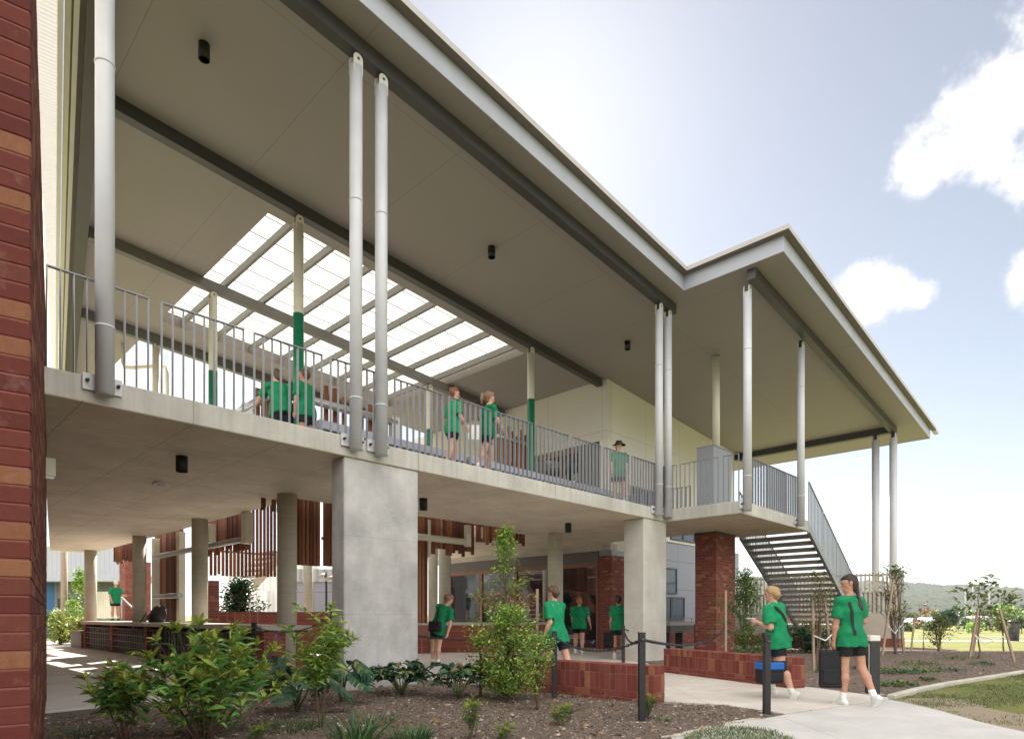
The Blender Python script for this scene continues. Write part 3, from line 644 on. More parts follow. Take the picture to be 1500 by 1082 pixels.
# ------------------------------------------------------------------ balustrades
NB = {'n': 0}
def rail_panel(p0, p1, z0, label, h=1.14, n=9, flat=.05, z0b=None, group='grey steel balustrade panels along the upper walkway'):
    """panel of flat-bar balusters from p0 to p1 (s,t); z0b: foot height at p1 when it rakes"""
    z1 = z0 if z0b is None else z0b
    r = thing('balustrade_panel', label, 'balustrade', (p0[0], p0[1], z0), 'B', group)
    d = Vector((p1[0]-p0[0], p1[1]-p0[1], 0)); L = d.length; u = d.normalized(); w = Vector((-u.y, u.x, 0))
    m = MB()
    A, Bq = Vector((p0[0], p0[1], z0+h)), Vector((p1[0], p1[1], z1+h))
    m.bar(A-Vector((0, 0, .006)), Bq-Vector((0, 0, .006)), flat, .012); part('top_rail', m, 'rail_grey', r)
    for k in range(n):
        f = (k+.06/L)/(n-1+.12/L) if False else k/(n-1)
        f = .006+f*.988; P = Vector((p0[0], p0[1], 0)).lerp(Vector((p1[0], p1[1], 0)), f); zb = z0+(z1-z0)*f
        a = u*.005; b = w*flat/2
        q = [P-a-b, P+a-b, P+a+b, P-a+b]; zs = (z1-z0)*f+z0
        m = MB(); m.hexa([(c.x, c.y, zs+.002) for c in q], [(c.x, c.y, zs+h-.013) for c in q]); part('baluster', m, 'rail_grey', r)
    return r
where = ['leftmost balustrade panel crossing the first round post', 'panel between the first post and the gap beside it, with open sky behind', 'panel in front of the first cream and green post', 'panel in front of the two students leaning on the rail',
         'panel just left of the twin posts', 'panel just right of the twin posts', 'panel in front of the red-haired student', 'panel in front of the student with the ponytail', 'panel just left of the near green post',
         'panel to the right of the near green post', 'panel in front of the dark glazed doors', 'panel in front of the student in the hat']
k = 0
for i in range(-1, 11):
    s0 = -2.57+1.168*(i); s1 = s0+1.03
    if i == 10: s1 = 9.42
    rail_panel((s0, .04), (s1, .04), ZT, 'grey steel '+where[k]); k += 1
for t0, t1, lb in ((-.08, -.30, 'narrow return panel beside the corner posts'), (-.40, -1.44, 'landing panel in front of the grey column casing'), (-1.57, -1.96, 'short landing panel beside the corner post')):
    rail_panel((9.50, t0), (9.50, t1), ZT, 'grey steel '+lb, n=3 if abs(t1-t0) < .3 else (9 if abs(t1-t0) > .9 else 4))
for s0, s1, lb in ((9.70, 11.08, 'edge panel of the landing next to its corner post'), (11.14, 12.32, 'middle edge panel of the landing against the sky'), (12.39, 13.75, 'edge panel of the landing behind its second post')):
    rail_panel((s0, -1.99), (s1, -1.99), ZT, 'grey steel '+lb)
# inner balustrade of the landing, seen through the front one
for t0, t1 in ((.75, 1.9), (2.0, 3.2)):
    rail_panel((12.2, t0), (12.2, t1), ZT, 'grey inner balustrade panel beside the cream wall', group='inner balustrade panels by the cream wall')

# ------------------------------------------------------------------ outdoor stair
ST = thing('staircase', 'open riser steel staircase with grey flat-bar balustrades going down from the landing', 'stairs', (16.5, -1, 0))
s0, z0, run, rise, nst = 14.02, ZT, .285, .172, 18
zs = lambda s: z0-(s-s0)*rise/run
for t in (-2.0, .04):
    m = MB(); m.hexa([(s0, t-.02, zs(s0)-.36), (s0+run*nst, t-.02, zs(s0+run*nst)-.36), (s0+run*nst, t+.02, zs(s0+run*nst)-.36), (s0, t+.02, zs(s0)-.36)],
                     [(s0, t-.02, zs(s0)-.02), (s0+run*nst, t-.02, zs(s0+run*nst)-.02), (s0+run*nst, t+.02, zs(s0+run*nst)-.02), (s0, t+.02, zs(s0)-.02)])
    m.bar((s0, t-.045, zs(s0)-.345), (s0+run*nst, t-.045, zs(s0+run*nst)-.345), .05, .02); part('stringer', m, 'stair_steel', ST)
for k in range(1, nst):
    s = s0+run*(k-1); z = z0-rise*k
    m = MB(); m.box(s-.01, s+.33, -1.978, .018, z-.10, z); part('tread', m, 'tread', ST, .004)
for t in (-2.02, .06):
    for k in range(4):
        a, b = s0+.02+1.27*k, s0+1.24+1.27*k
        d = MB(); h = 1.15
        d.bar((a, t, zs(a)+h), (b, t, zs(b)+h), .05, .012); pn = part('balustrade', d, 'stair_rail', ST)
        for i in range(11):
            f = .004+i/10*.992; s = a+(b-a)*f; m = MB(); m.box(s-.007, s+.007, t-.014, t+.014, zs(s)-.03, zs(s)+h-.008); part('baluster', m, 'stair_rail', pn)
e = s0+run*nst
LD = thing('stair_landing', 'low concrete stair landing on a brick base at the foot of the staircase', 'landing', (e+1.2, -1, 0))
m = MB(); m.box(e-.05, e+1.5, -1.45, 1.6, .52, .88); part('platform', m, 'beige_panel', LD, .01)
m = MB(); m.box(e+.05, e+1.45, -1.35, 1.5, 0, .518); part('base', m, 'brick_pier', LD)
# screen wall and slatted fence by the far posts
SF = 21.75; ta_, tb_ = onS(1303, 880, SF)[0], onS(1316, 880, SF)[0]
SW = thing('screen_wall', 'beige panelled screen wall on a brick base below the far pair of posts', 'wall', (SF+.4, tb_, 0))
m = MB(); m.box(SF, SF+.75, tb_, ta_, .34, 2.9); part('panel', m, 'beige_panel', SW, .006)
m = MB(); m.box(SF+.003, SF+.75, tb_-.02, tb_-.002, .34, 2.9); part('end_panel', m, 'clad_grey', SW)
m = MB(); m.box(SF-.02, SF+.77, tb_-.04, ta_, -.3, .338); part('base', m, 'brick_red', SW)
FN = thing('slat_fence', 'grey brown vertical slat fence behind the foot of the staircase', 'fence', (SF, 2, 0))
m = MB()
for k in range(44): t = ta_+.05+.15*k; m.box(SF, SF+.03, t, t+.055, 1.28, 2.84)
part('slats', m, 'beige_panel', FN)
m = MB(); m.box(SF+.035, SF+.075, ta_+.01, 6, 2.72, 2.78); m.box(SF+.035, SF+.075, ta_+.01, 6, 2.04, 2.10); part('frame', m, 'clad_grey', FN)
m = MB()
for k in range(44): t = ta_+.12+.15*k; m.box(SF+.08, SF+.10, t, t+.055, 1.28, 2.06)
part('back_slats', m, 'clad_grey', FN)
m = MB(); m.box(SF, SF+.05, ta_+.002, 6, .34, 1.275); part('lower_panel', m, 'beige_panel', FN)
m = MB(); m.box(SF-.03, SF+.1, ta_+.002, 6, -.3, .338); part('base', m, 'brick_red', FN)
# ------------------------------------------------------------------ near brick wall, built brick by brick
CW = Vector((-2.27, 2.97, 0)); fa, fb = Vector((-.809, -.588, 0)), Vector((-.588, .809, 0))
def ab(a, b, z): p = CW+fa*a+fb*b; return (p.x, p.y, z)
BW = thing('brick_wall', 'tall red brick wall at the left edge with a few orange bricks, cut off by the frame', 'wall', (CW.x, CW.y, 0), 'W')
m = MB(); nco = 58
def bk(a0, a1, b0, b1, z):
    q = [(a0, b0), (a0, b1), (a1, b1), (a1, b0)]
    m.hexa([ab(a, b, z+.0042) for a, b in q], [ab(a, b, z+.0818) for a, b in q])
rr = random.Random(3)
LB = 7.4
for c in range(nco):
    z = c*.086; j = lambda: rr.uniform(-.0015, .0015)
    if c % 2 == 0: bk(0+j(), .23, 0+j(), .11, z); a, b = .24, .12
    else: bk(0+j(), .23, 0+j(), .11, z); bk(.24, .35, j(), .11, z); a, b = .36, .12
    if c % 2: bk(0+j(), .11, .12, .23, z); b = .24
    while a < 1.7: bk(a, a+.23, 0+j(), .11, z); a += .24
    while b < LB: bk(0+j(), .11, b, min(b+.23, LB), z); b += .24
part_ = m.build('bricks', M['brick_island'], BW, bevel=.004)
m = MB(); q = [(.006, .006), (.006, LB-.01), (.36, LB-.01), (.36, .36), (1.9, .36), (1.9, .006)]
m.hexa([ab(a, b, -.1) for a, b in q], [ab(a, b, 4.985) for a, b in q]); x = NT('mortar_red'); v = x.mapping(); x.bsdf(x.mix(x.noise(60, v, 3), (0.19, 0.058, 0.043), (0.27, 0.10, 0.08)), .95); M['mortar_red'] = x.m
m.build('mortar_core', M['mortar_red'], BW)
BW2 = thing('brick_wall', 'dark brick wall end far back beside the sunlit garden, under the deck', 'wall', (-8, 14, 0), 'W')
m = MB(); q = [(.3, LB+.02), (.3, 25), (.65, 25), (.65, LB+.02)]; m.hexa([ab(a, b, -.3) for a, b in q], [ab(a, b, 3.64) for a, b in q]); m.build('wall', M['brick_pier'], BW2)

# ------------------------------------------------------------------ planters and garden walls
def planter(label, line, thick, z1, mat='brick_soldier', name='planter_wall', cap=None, caph=.07):
    L = [Vector((a, b, 0)) for a, b in line]; l, r = [], []
    for i, p in enumerate(L):
        d = (L[min(i+1, len(L)-1)]-L[max(i-1, 0)]).normalized(); n = Vector((d.y, -d.x, 0)); l.append(p); r.append(p+n*thick)
    c = sum(L, Vector())/len(L); t = thing(name, label, 'wall', (c.x, c.y, 0))
    m = MB(); m.prism([(p.x, p.y) for p in l]+[(p.x, p.y) for p in r[::-1]], -.1, z1-(caph if cap else 0)); o = m.build('brickwork', M[mat], t, bevel=.006)
    if cap:
        m = MB(); l2 = [p-(q-p).normalized()*.03 for p, q in zip(l, r)]; r2 = [q+(q-p).normalized()*.03 for p, q in zip(l, r)]
        m.prism([(p.x, p.y) for p in l2]+[(p.x, p.y) for p in r2[::-1]], z1-caph+.001, z1); m.build('cap', M[cap], t, bevel=.008)
    return t
def brick_planter(label, line, thick, seed, rows):
    """real bricks: courses of stretchers below, soldiers above, round a core; line runs along the visible face"""
    L = [Vector((a, b, 0)) for a, b in line]; c = sum(L, Vector())/len(L); t = thing('planter_wall', label, 'wall', (c.x, c.y, 0)); r = random.Random(seed); m = MB()
    d0 = (L[1]-L[0]).normalized(); d1 = (L[-1]-L[-2]).normalized(); nrm_ = lambda d: Vector((d.y, -d.x, 0))
    runs = [(L[i], L[i+1]) for i in range(len(L)-1)]+[(L[0]+nrm_(d0)*thick, L[0]+nrm_(d0)*.004)]
    z = -.09
    for kind, hh in rows:
        wd = .23 if kind == 's' else .076
        for p, q in runs:
            d = (q-p).normalized(); n = Vector((d.y, -d.x, 0)); Lg = (q-p).length; k = max(1, round(Lg/(wd+.01))); step = Lg/k; off = step/2 if (kind == 's' and int(z*100) % 2) else 0
            for i in range(k+(1 if off else 0)):
                a, b = max(0, i*step-off)+.004, min(Lg, (i+1)*step-off)-.004
                if b-a < .02: continue
                j = r.uniform(-.003, .003); o = p+d*a+n*j; e = p+d*b+n*j; w = n*.10
                m.hexa([(v.x, v.y, z+.004) for v in (o, o+w, e+w, e)][::-1], [(v.x, v.y, z+hh-.004) for v in (o, o+w, e+w, e)][::-1])
        z += hh
    m.build('bricks', M['brick_low'], t, bevel=.004)
    l = [p+nrm_(d0)*.007 for p in L]; rr_ = [p+nrm_(d0)*thick for p in L]; l[0] = l[0]+d0*.007; rr_[0] = rr_[0]+d0*.007
    m = MB(); m.prism([(p.x, p.y) for p in l]+[(p.x, p.y) for p in rr_[::-1]], -.1, z-.006); m.build('mortar_core', M['mortar_pale'], t)
    m = MB(); k = max(1, round((L[-1]-L[0]).length/.086))
    for i in range(k):
        f0, f1 = i/k, (i+1)/k
        def at_(f):
            f *= len(L)-1; i_ = min(int(f), len(L)-2); return L[i_].lerp(L[i_+1], f-i_)
        a, b = at_(f0+.045/k), at_(f1-.045/k); n = nrm_((b-a).normalized())*(thick-.104); o = nrm_((b-a).normalized())*.104
        m.hexa([(v.x, v.y, z-.05) for v in (a+o, a+o+n, b+o+n, b+o)][::-1], [(v.x, v.y, z-.003) for v in (a+o, a+o+n, b+o+n, b+o)][::-1])
    m.build('top_course', M['brick_low'], t, bevel=.004)
    return t
x = NT('mortar_pale'); v = x.mapping(); x.bsdf(x.mix(x.noise(60, v, 3), (0.26, 0.12, 0.10), (0.36, 0.19, 0.16)), .95); M['mortar_pale'] = x.m
x = NT('mortar_red'); v = x.mapping(); x.bsdf(x.mix(x.noise(60, v, 3), (0.19, 0.058, 0.043), (0.27, 0.10, 0.08)), .95); M['mortar_red'] = x.m
ROWS = [('s', .086), ('s', .086), ('s', .086), ('v', .236), ('v', .126)]
brick_planter('low red brick planter wall in front of the concrete pillar, its end facing the path', [(2.12, -4.12), (2.02, -2.6), (1.96, -1.0)], .30, 5, ROWS)
brick_planter('low red brick planter wall on the far side of the path with some orange bricks', [(5.15, -4.78), (5.7, -3.4), (6.3, -1.8)], .30, 8, ROWS)
def Bline(pts): return [toB(*p) for p in pts]
planter('curved brick seat wall with a pale concrete cap behind the leaning student', Bline([(-5.7, 19.9), (-3.2, 19.75), (-1.2, 19.8), (0.4, 20.3), (1.5, 21.2)])[::-1], .45, .98, 'brick_soldier', 'seat_wall', 'concrete_cap', .09)
planter('low brick ledge with a pink top in front of the seat wall', Bline([(-5.75, 19.25), (-3.2, 19.15), (-2.55, 19.3)])[::-1], .4, .46, 'brick_soldier', 'brick_ledge')
planter('red tiled wall below the leafy courtyard shrub', Bline([(-9.6, 20.2), (-8.2, 20.6), (-6.4, 20.7), (-5.2, 20.6)])[::-1], .35, 1.32, 'brick_soldier', 'garden_wall')
t = thing('brick_pier', 'sunlit red brick pier beyond the columns at the back of the undercroft', 'pier', (1.2, 21.4, 0))
a0, _ = onS(184, 850, 1.2)
qa, qb = onT(183.5, 840, 23)[0], onT(221, 840, 23)[0]; m = MB(); m.box(qa, qb, 23, 23.9, -.2, 3.6); m.build('brickwork', M['brick_red'], t)
t = thing('brick_pier', 'dark red brick pier between the timber screens and the inner stair', 'pier', (3.0, 11, 0))
sa, _ = onT(309, 840, 12); sb_, _ = onT(321, 840, 12); m = MB(); m.box(sa, sb_, 12, 12.5, 0, 2.3); m.build('brickwork', M['brick_pier'], t)

# ------------------------------------------------------------------ bag rack bench under the deck
BR = thing('bag_rack', 'long concrete topped bag rack with dark grids and green backs under the deck', 'bag rack', (.75, 9, 0))
tL, _ = onS(119, 915, .25); tR, _ = onS(383, 920, .25); sB_ = max(1.3, onT(441, 920, tR)[0])
m = MB(); m.box(.22, sB_, tR-.06, tL, .90, 1.0); m.build('bench_top', M['concrete_cap'], BR, bevel=.01)
m = MB(); m.box(.75, 1.2, tR+.5, tL-.05, .03, .898); m.build('back_panel', M['charcoal'], BR)
bays = np.linspace(tR+.62, tL-.1, 5)
for i in range(4):
    a, b = bays[i]+.14, bays[i+1]-.14
    m = MB(); m.box(.32, .745, b, bays[i+1]+.14, .03, .898); m.build('brick_end', M['brick_red'], BR)
    m = MB(); nc = int((b-a)/.22)
    for k in range(nc+1): y = a+(b-a)*k/nc; m.box(.34, .36, y-.012, y+.012, .06, .80)
    for z in (.06, .245, .43, .615, .80): m.box(.335, .355, a, b, z-.012, z+.012)
    g = m.build('grid', M['black'] if i < 2 else M['clad_dark'], BR)
    rr2 = random.Random(i); m2 = {0: MB(), 1: MB()}
    for k in range(nc):
        y0 = a+(b-a)*k/nc+.02; y1 = a+(b-a)*(k+1)/nc-.02
        gr = rr2.random() < (.7 if i < 2 else .35); mb_ = MB(); mb_.box(.44, .46, y0, y1, .08, .79); mb_.build('green_back' if gr else 'dark_back', M['post_green' if gr else 'clad_dark'], g)
m = MB(); m.box(.30, sB_-.08, tR, tR+.48, .03, .898); m.build('brick_end', M['brick_red'], BR)
t = thing('box_seat', 'small dark brown box seat at the far end of the bag rack', 'seat', (.6, tL+.8, 0)); m = MB(); m.box(.25, 1.1, tL+.02, tL+1.6, .03, .6); m.build('body', M['clad_dark'], t, bevel=.01); m = MB(); m.box(.22, 1.13, tL+.02, tL+1.63, .602, .66); m.build('lid', M['timber_frame'], t)

# ------------------------------------------------------------------ timber batten screens round the courtyard opening
def screen(label, ax, d, a0, a1, z0, z1, pitch=.085, w=.045, ragged=0.0, zslope=0.0, rails=True, group='red brown timber batten screens round the courtyard'):
    """ax 0: plane s = d, a runs in t; ax 1: plane t = d, a runs in s"""
    c = ((d, (a0+a1)/2, z0) if ax == 0 else ((a0+a1)/2, d, z0))
    t = thing('batten_screen', label, 'screen', c, 'B', group); r = random.Random(int(a0*100)); m = MB(); n = max(2, int(abs(a1-a0)/pitch))
    for k in range(n):
        a = a0+(a1-a0)*(k+.5)/n; lo = z0-(r.choice((0, .5, 1))*ragged) + zslope*(a-a0); hi = z1-(r.choice((0, .4, 1))*ragged*.4); dd = r.choice((0, .01, .02))
        if ax == 0: m.box(d-.03-dd, d+.03-dd, a-w/2, a+w/2, lo, hi)
        else: m.box(a-w/2, a+w/2, d-.03-dd, d+.03-dd, lo, hi)
    m.build('battens', M['batten'], t)
    if rails:
        m = MB()
        for z in (z0+(z1-z0)*.22, z0+(z1-z0)*.82):
            if ax == 0: m.box(d+.035, d+.075, a0, a1, z-.03, z+.03)
            else: m.box(a0, a1, d+.035, d+.075, z-.03, z+.03)
        m.build('rails', M['galv'], t)
    return t
g = onS
T = lambda u, s: onS(u, 800, s)[0]; Sx = lambda u, t: onT(u, 800, t)[0]
Zs = lambda u, v, s: onS(u, v, s)[1]; Zt = lambda u, v, t: onT(u, v, t)[1]
screen('short stub of batten screen under the slab at the far left, beside the brick pier', 0, 1.6, T(211, 1.6), T(168, 1.6), Zs(190, 818, 1.6), 3.9, .13, .06, .12)
screen('tall dense batten screen between two white steel posts', 0, 1.75, T(268, 1.75), T(228, 1.75), .9, 3.9, .075, .062)
screen('dense strip of battens hung below the slab left of the third column', 0, 1.75, T(366, 1.75), T(301, 1.75), Zs(330, 800, 1.75), 4.2, .075, .06, .2)
screen('open batten screen across the inner stair with gaps showing daylight', 1, 12.6, Sx(306, 12.6), Sx(405, 12.6), Zt(350, 842, 12.6), 6.0, .125, .075, .05)
screen('dense dark batten panel right of the fourth column', 1, 4.45, Sx(430, 4.45), Sx(468, 4.45), Zt(450, 828, 4.45), 5.2, .08, .068, 0)
screen('narrow batten panel against the big concrete pillar', 1, 4.45, Sx(473, 4.45), Sx(492, 4.45), Zt(480, 829, 4.45), 5.2, .08, .068, 0)
screen('tall batten panel to the ground right of the big concrete pillar', 1, 4.45, Sx(600, 4.45), Sx(626, 4.45), 1.0, 5.3, .11, .075, 0)
screen('batten panel with a ragged lower edge above the pale column', 1, 4.5, Sx(627, 4.5), Sx(694, 4.5), Zt(660, 805, 4.5), 5.3, .11, .075, .16)
screen('short hanging battens at the right end of the courtyard screen', 1, 4.5, Sx(696, 4.5), Sx(768, 4.5), Zt(730, 794, 4.5), 5.3, .12, .075, .14, .06)
screen('uneven batten tops behind the two leaning students on the upper deck', 1, 4.35, Sx(373, 4.35), Sx(428, 4.35), 4.3, Zt(400, 565, 4.35), .11, .08, .9, rails=False)
screen('spaced uneven battens behind the twin posts on the upper deck', 1, 4.35, Sx(470, 4.35), Sx(560, 4.35), 4.3, Zt(500, 572, 4.35), .23, .09, .9, rails=False)
# galvanised pipe rails of the courtyard frame
t = thing('pipe_frame', 'pale steel post and pipe frame carrying the batten screens left of the third column', 'frame', (1.4, 11, 0))
for u in (227, 264, 308):
    m = MB(); tq = T(u, 1.35); m.box(1.28, 1.46, tq-.10, tq+.10, .6 if u < 300 else Zs(308, 795, 1.35), 3.645); m.build('post', M['cream'], t, bevel=.01)
m = MB(); tq = T(362, 1.2); m.box(1.10, 1.30, tq-.11, tq+.11, 2.9, 3.645); m.build('post', M['cream'], t, bevel=.01)
m = MB(); m.tube([(1.2, T(361, 1.2), 3.02), (1.2, T(226, 1.2), 3.02)], .075, 12); m.build('pipe', M['galv'], t)
m = MB(); m.tube([(1.2, T(264, 1.2), 1.78), (1.2, T(226, 1.2), 1.78)], .075, 12); m.build('pipe', M['galv'], t)
t = thing('pipe_frame', 'cream hanging pipe frame under the slab right of the big pillar', 'frame', (5.4, 4.2, 3))
zz = Zt(650, 790, 4.2)
m = MB(); m.tube([(Sx(600, 4.2), 4.2, zz), (Sx(685, 4.2), 4.2, zz)], .085, 12); m.build('pipe', M['cream'], t)
for u, r, zb in ((685, .10, Zt(685, 800, 4.2)), (629, .04, Zt(629, 815, 4.2)), (706, .03, Zt(706, 788, 4.2))):
    m = MB(); m.cyl(Sx(u, 4.2), 4.2, zb, 3.648, r, 14); m.build('hanger', M['cream'], t)
t = thing('handrail', 'grey pipe handrail on short posts behind the upper deck students', 'handrail', (2.5, 4.1, ZT))
m = MB(); za = Zt(466, 589, 4.1); m.tube([(Sx(u, 4.1), 4.1, Zt(u, v, 4.1)) for u, v in ((345, 607), (360, 598), (395, 578), (425, 577))]+[(Sx(466, 4.1), 4.1, za), (Sx(580, 4.1), 4.1, za)], .085, 12); m.build('rail', M['galv'], t)
for u in (364, 578):
    m = MB(); m.box(Sx(u, 4.1)-.12, Sx(u, 4.1)+.12, 4.03, 4.17, ZT, za+.12 if u > 400 else Zt(364, 592, 4.1)); m.build('post', M['galv'], t)
t = thing('handrail', 'short pale handrail over battens near the near green post', 'handrail', (8.2, 4.9, ZT))
za = Zt(735, 640, 4.9); m = MB(); m.tube([(Sx(728, 4.9), 4.9, za), (Sx(772, 4.9), 4.9, za)], .06, 10); m.build('rail', M['galv'], t); m = MB()
for k in range(9): s = Sx(730, 4.9)+.19*k; m.box(s-.055, s+.055, 4.97, 5.03, 4.2, Zt(745, 622, 4.9)-.12*(k % 3))
m.build('battens', M['batten'], t)
# upper deck cubby benches
BT = 1.95
for i, (s0_, s1_, tq, lb) in enumerate(((onT(468, 612, 1.95)[0], 4.2, BT, 'grey cubby bench with teal openings below the handrail on the upper deck'), (4.35, 10.6, BT, 'longer grey cubby bench with teal openings running to the glazed doors'))):
    t = thing('cubby_bench', lb, 'bench', ((s0_+s1_)/2, tq, ZT)); m = MB()
    m.box(s0_, s1_, tq, tq+.5, 4.62, 4.78); m.box(s0_, s1_, tq+.42, tq+.5, ZT, 4.618); m.build('body', M['locker_grey'], t, bevel=.01)
    m = MB(); mm = MB(); n = int((s1_-s0_)/.42)
    for k in range(n+1): s = s0_+.02+(s1_-s0_-.04)*k/n; m.box(s-.02, s+.02, tq+.02, tq+.418, ZT, 4.618)
    m.build('dividers', M['locker_grey'], t)
    r = random.Random(i+4)
    for k in range(n):
        s = s0_+.02+(s1_-s0_-.04)*k/n
        if r.random() < .62: mm = MB(); mm.box(s+.03, s+(s1_-s0_-.04)/n-.03, tq+.38, tq+.41, ZT+.03, 4.59); mm.build('cubby_back', M['post_green'], t)

# ------------------------------------------------------------------ ceiling lights and devices
def downlight(s, t, z, label, r=.085, h=.24):
    o = thing('downlight', label, 'light', (s, t, z-h), 'B', 'black cylinder downlights'); m = MB()
    m.tube([(s, t, z), (s, t, z-h), (s, t, z-h), (s, t, z-h+.05)], [r, r, r-.012, r-.02], 24); m.build('housing', M['black'], o)
    m = MB(); m.cyl(s, t, z-h+.03, z-h+.045, r-.022, 20); m.build('lens', M['lens'], o)
for s, t, lb in ((-1.43, 1.77, 'black cylinder downlight nearest the camera on the roof soffit'), (4.92, 1.85, 'black cylinder downlight in the middle of the roof soffit'), (10.51, 1.87, 'black cylinder downlight farthest along the roof soffit'), (16.6, 1.9, 'black cylinder downlight above the landing')):
    if s < 16: downlight(s, t, zroof(s), lb)
for s, t, lb in ((-1.73, 1.85, 'black downlight under the slab near the brick wall'), (3.04, 1.97, 'black downlight under the slab just right of the big pillar'), (7.9, 2.0, 'black downlight under the slab left of the second pillar')):
    downlight(s, t, ZB, lb)
o = thing('smoke_detector', 'small flat white box on the underside of the slab', 'detector', (-1.3, 4.2, ZB-.06)); m = MB(); m.box(-1.42, -1.18, 4.08, 4.32, ZB-.035, ZB-.001); m.build('base', M['white_paint'], o, bevel=.01); m = MB(); m.cyl(-1.3, 4.2, ZB-.065, ZB-.036, .08, 20); m.build('sensor', M['steel_plate'], o)
sW, tW = toB(*AT(72, 685, 8.2)[:2]); o = thing('wall_light', 'cream box light fixed high on the brick wall under the slab', 'light', (sW, tW, 3.0)); m = MB(); zz = AT(72, 685, 8.2)[2]; m.box(sW-.12, sW+.06, tW-.08, tW+.08, zz-.12, zz+.12); m.build('housing', M['cream'], o, bevel=.01); m = MB(); m.box(sW-.10, sW+.04, tW-.07, tW+.07, zz-.15, zz-.121); m.build('diffuser', M['white_paint'], o)
o = thing('speaker', 'small dark box speaker on the cream wall above the landing', 'speaker', (19, 3.7, 5.7)); sq, zq = onT(1081, 668, 3.7); m = MB(); m.box(sq-.2, sq+.2, 3.6, 3.79, zq-.2, zq+.22); m.build('cabinet', M['black'], o, bevel=.01); m = MB(); m.box(sq-.17, sq+.17, 3.585, 3.599, zq-.17, zq+.19); m.build('grille', M['charcoal'], o)
p = AT(478, 846, 18.5); o = thing('security_camera', 'pair of grey security cameras on a dark post left of the big pillar', 'camera', (p[0], p[1], 1.0), 'W')
m = MB(); m.tube([(p[0]+.0, p[1], 1.0), (p[0], p[1], p[2]+.15)], .03, 8); m.build('post', M['charcoal'], o, frame='W')
for dx, rz in ((-.14, .1), (.12, -.12)):
    m = MB(); m.tube([(p[0]+dx-.12, p[1]-.1, p[2]-.02+rz*.3), (p[0]+dx+.1, p[1]+.02, p[2]+.06+rz*.3)], .055, 12); m.build('camera_body', M['steel_plate'], o)

# ------------------------------------------------------------------ bollards and chains
def bollard(u, v, label, top, w=.075, name='chain_post'):
    x, y = G(u, v); h = EYE-(top-HYP)/FPX*y
    o = thing(name, label, 'post', (x, y, 0), 'W', 'black square chain posts'); m = MB(); m.box(x-w/2, x+w/2, y-w/2, y+w/2, -.1, h); m.build('shaft', M['black'], o, bevel=.006)
    m = MB(); m.box(x-w/2-.003, x+w/2+.003, y-w/2-.003, y+w/2+.003, h, h+.012); m.build('cap', M['charcoal'], o)
    m = MB(); m.tube([(x-.02, y-w/2-.02, h-.07), (x+.02, y-w/2-.02, h-.07)], .012, 8); m.build('chain_eye', M['steel_dark'], o)
    return Vector((x, y, h-.07))
b1 = bollard(812, 1025, 'black chain post behind the leafy green shrub', 925); b2 = bollard(940, 1058, 'black chain post in front of the low brick planter end', 927); b3 = bollard(1123, 1049, 'black chain post beside the path in front of the running student', 930)
b4 = bollard(487, 985, 'black chain post left of the big concrete pillar', 896); b5 = bollard(913, 972, 'black chain post against the second concrete pillar', 916)
b6 = bollard(991, 951, 'black chain post near the water trough', 914); b7 = bollard(1019, 953, 'black chain post against the brick pier', 914); b8 = bollard(1061, 960, 'dark chain post in the bushes right of the brick pier', 918)
b9 = bollard(240, 990, 'black chain post at the left of the bag rack', 915); b0 = bollard(372, 1000, 'black chain post among the leaves of the foreground shrub', 912)
x, y = G(1278, 1018); BL = thing('light_bollard', 'thick black square light bollard with a silver top beside the path', 'bollard', (x, y, 0), 'W')
hb = EYE-(930-HYP)/FPX*y
m = MB(); m.box(x-.075, x+.075, y-.075, y+.075, 0, hb-.09); m.build('shaft', M['charcoal'], BL, bevel=.008); m = MB(); m.box(x-.08, x+.08, y-.08, y+.08, hb-.085, hb); m.build('lamp_head', M['steel_plate'], BL, bevel=.01); m = MB(); m.box(x-.13, x+.13, y-.13, y+.13, -.02, .03); m.build('base_plate', M['galv'], BL)
m = MB(); m.box(x-.0785, x-.0755, y-.055, y-.035, .1, hb-.12); m.build('edge_strip', M['lens'], BL)
def chain(a, b, sag, label):
    o = MB(); n = int((b-a).length/.042); N = n; k = 8
    for i in range(N):
        f0, f1 = i/N, (i+1)/N
        P = a.lerp(b, f0)-Vector((0, 0, sag*4*f0*(1-f0))); Q = a.lerp(b, f1)-Vector((0, 0, sag*4*f1*(1-f1)))
        d = (Q-P).normalized(); c = (P+Q)/2; up = Vector((0, 0, 1)) if i % 2 == 0 else d.cross(Vector((0, 0, 1))).normalized(); w = (up-d*up.dot(d)).normalized()
        L = (Q-P).length*.68
        pts = [c+d*L*math.cos(2*math.pi*j/k)+w*.016*math.sin(2*math.pi*j/k) for j in range(k+1)]
        o.tube(pts, .0055, 5, caps=False)
    t = o.build('chain', M['charcoal'], frame='W'); tag(t, label, 'chain', 'sagging black chains between the posts')
chain(b1, b2, .16, 'black chain hanging above the low brick planter'); chain(b2, b5+Vector((.0, 0, 0)), .16, 'black chain rising from the planter end to the second pillar'); chain(b5, b6, .22, 'black chain in front of the water trough'); chain(b2, b8, .22, 'black chain sagging over the far planter wall')
chain(b4, b1, .22, 'long black chain behind the legs of the leaning student'); chain(b7, b8, .12, 'short black chain across the brick pier'); chain(b9, b0, .12, 'black chain in front of the bag rack bays'); chain(b0, b4, .2, 'black chain in front of the fourth round column')
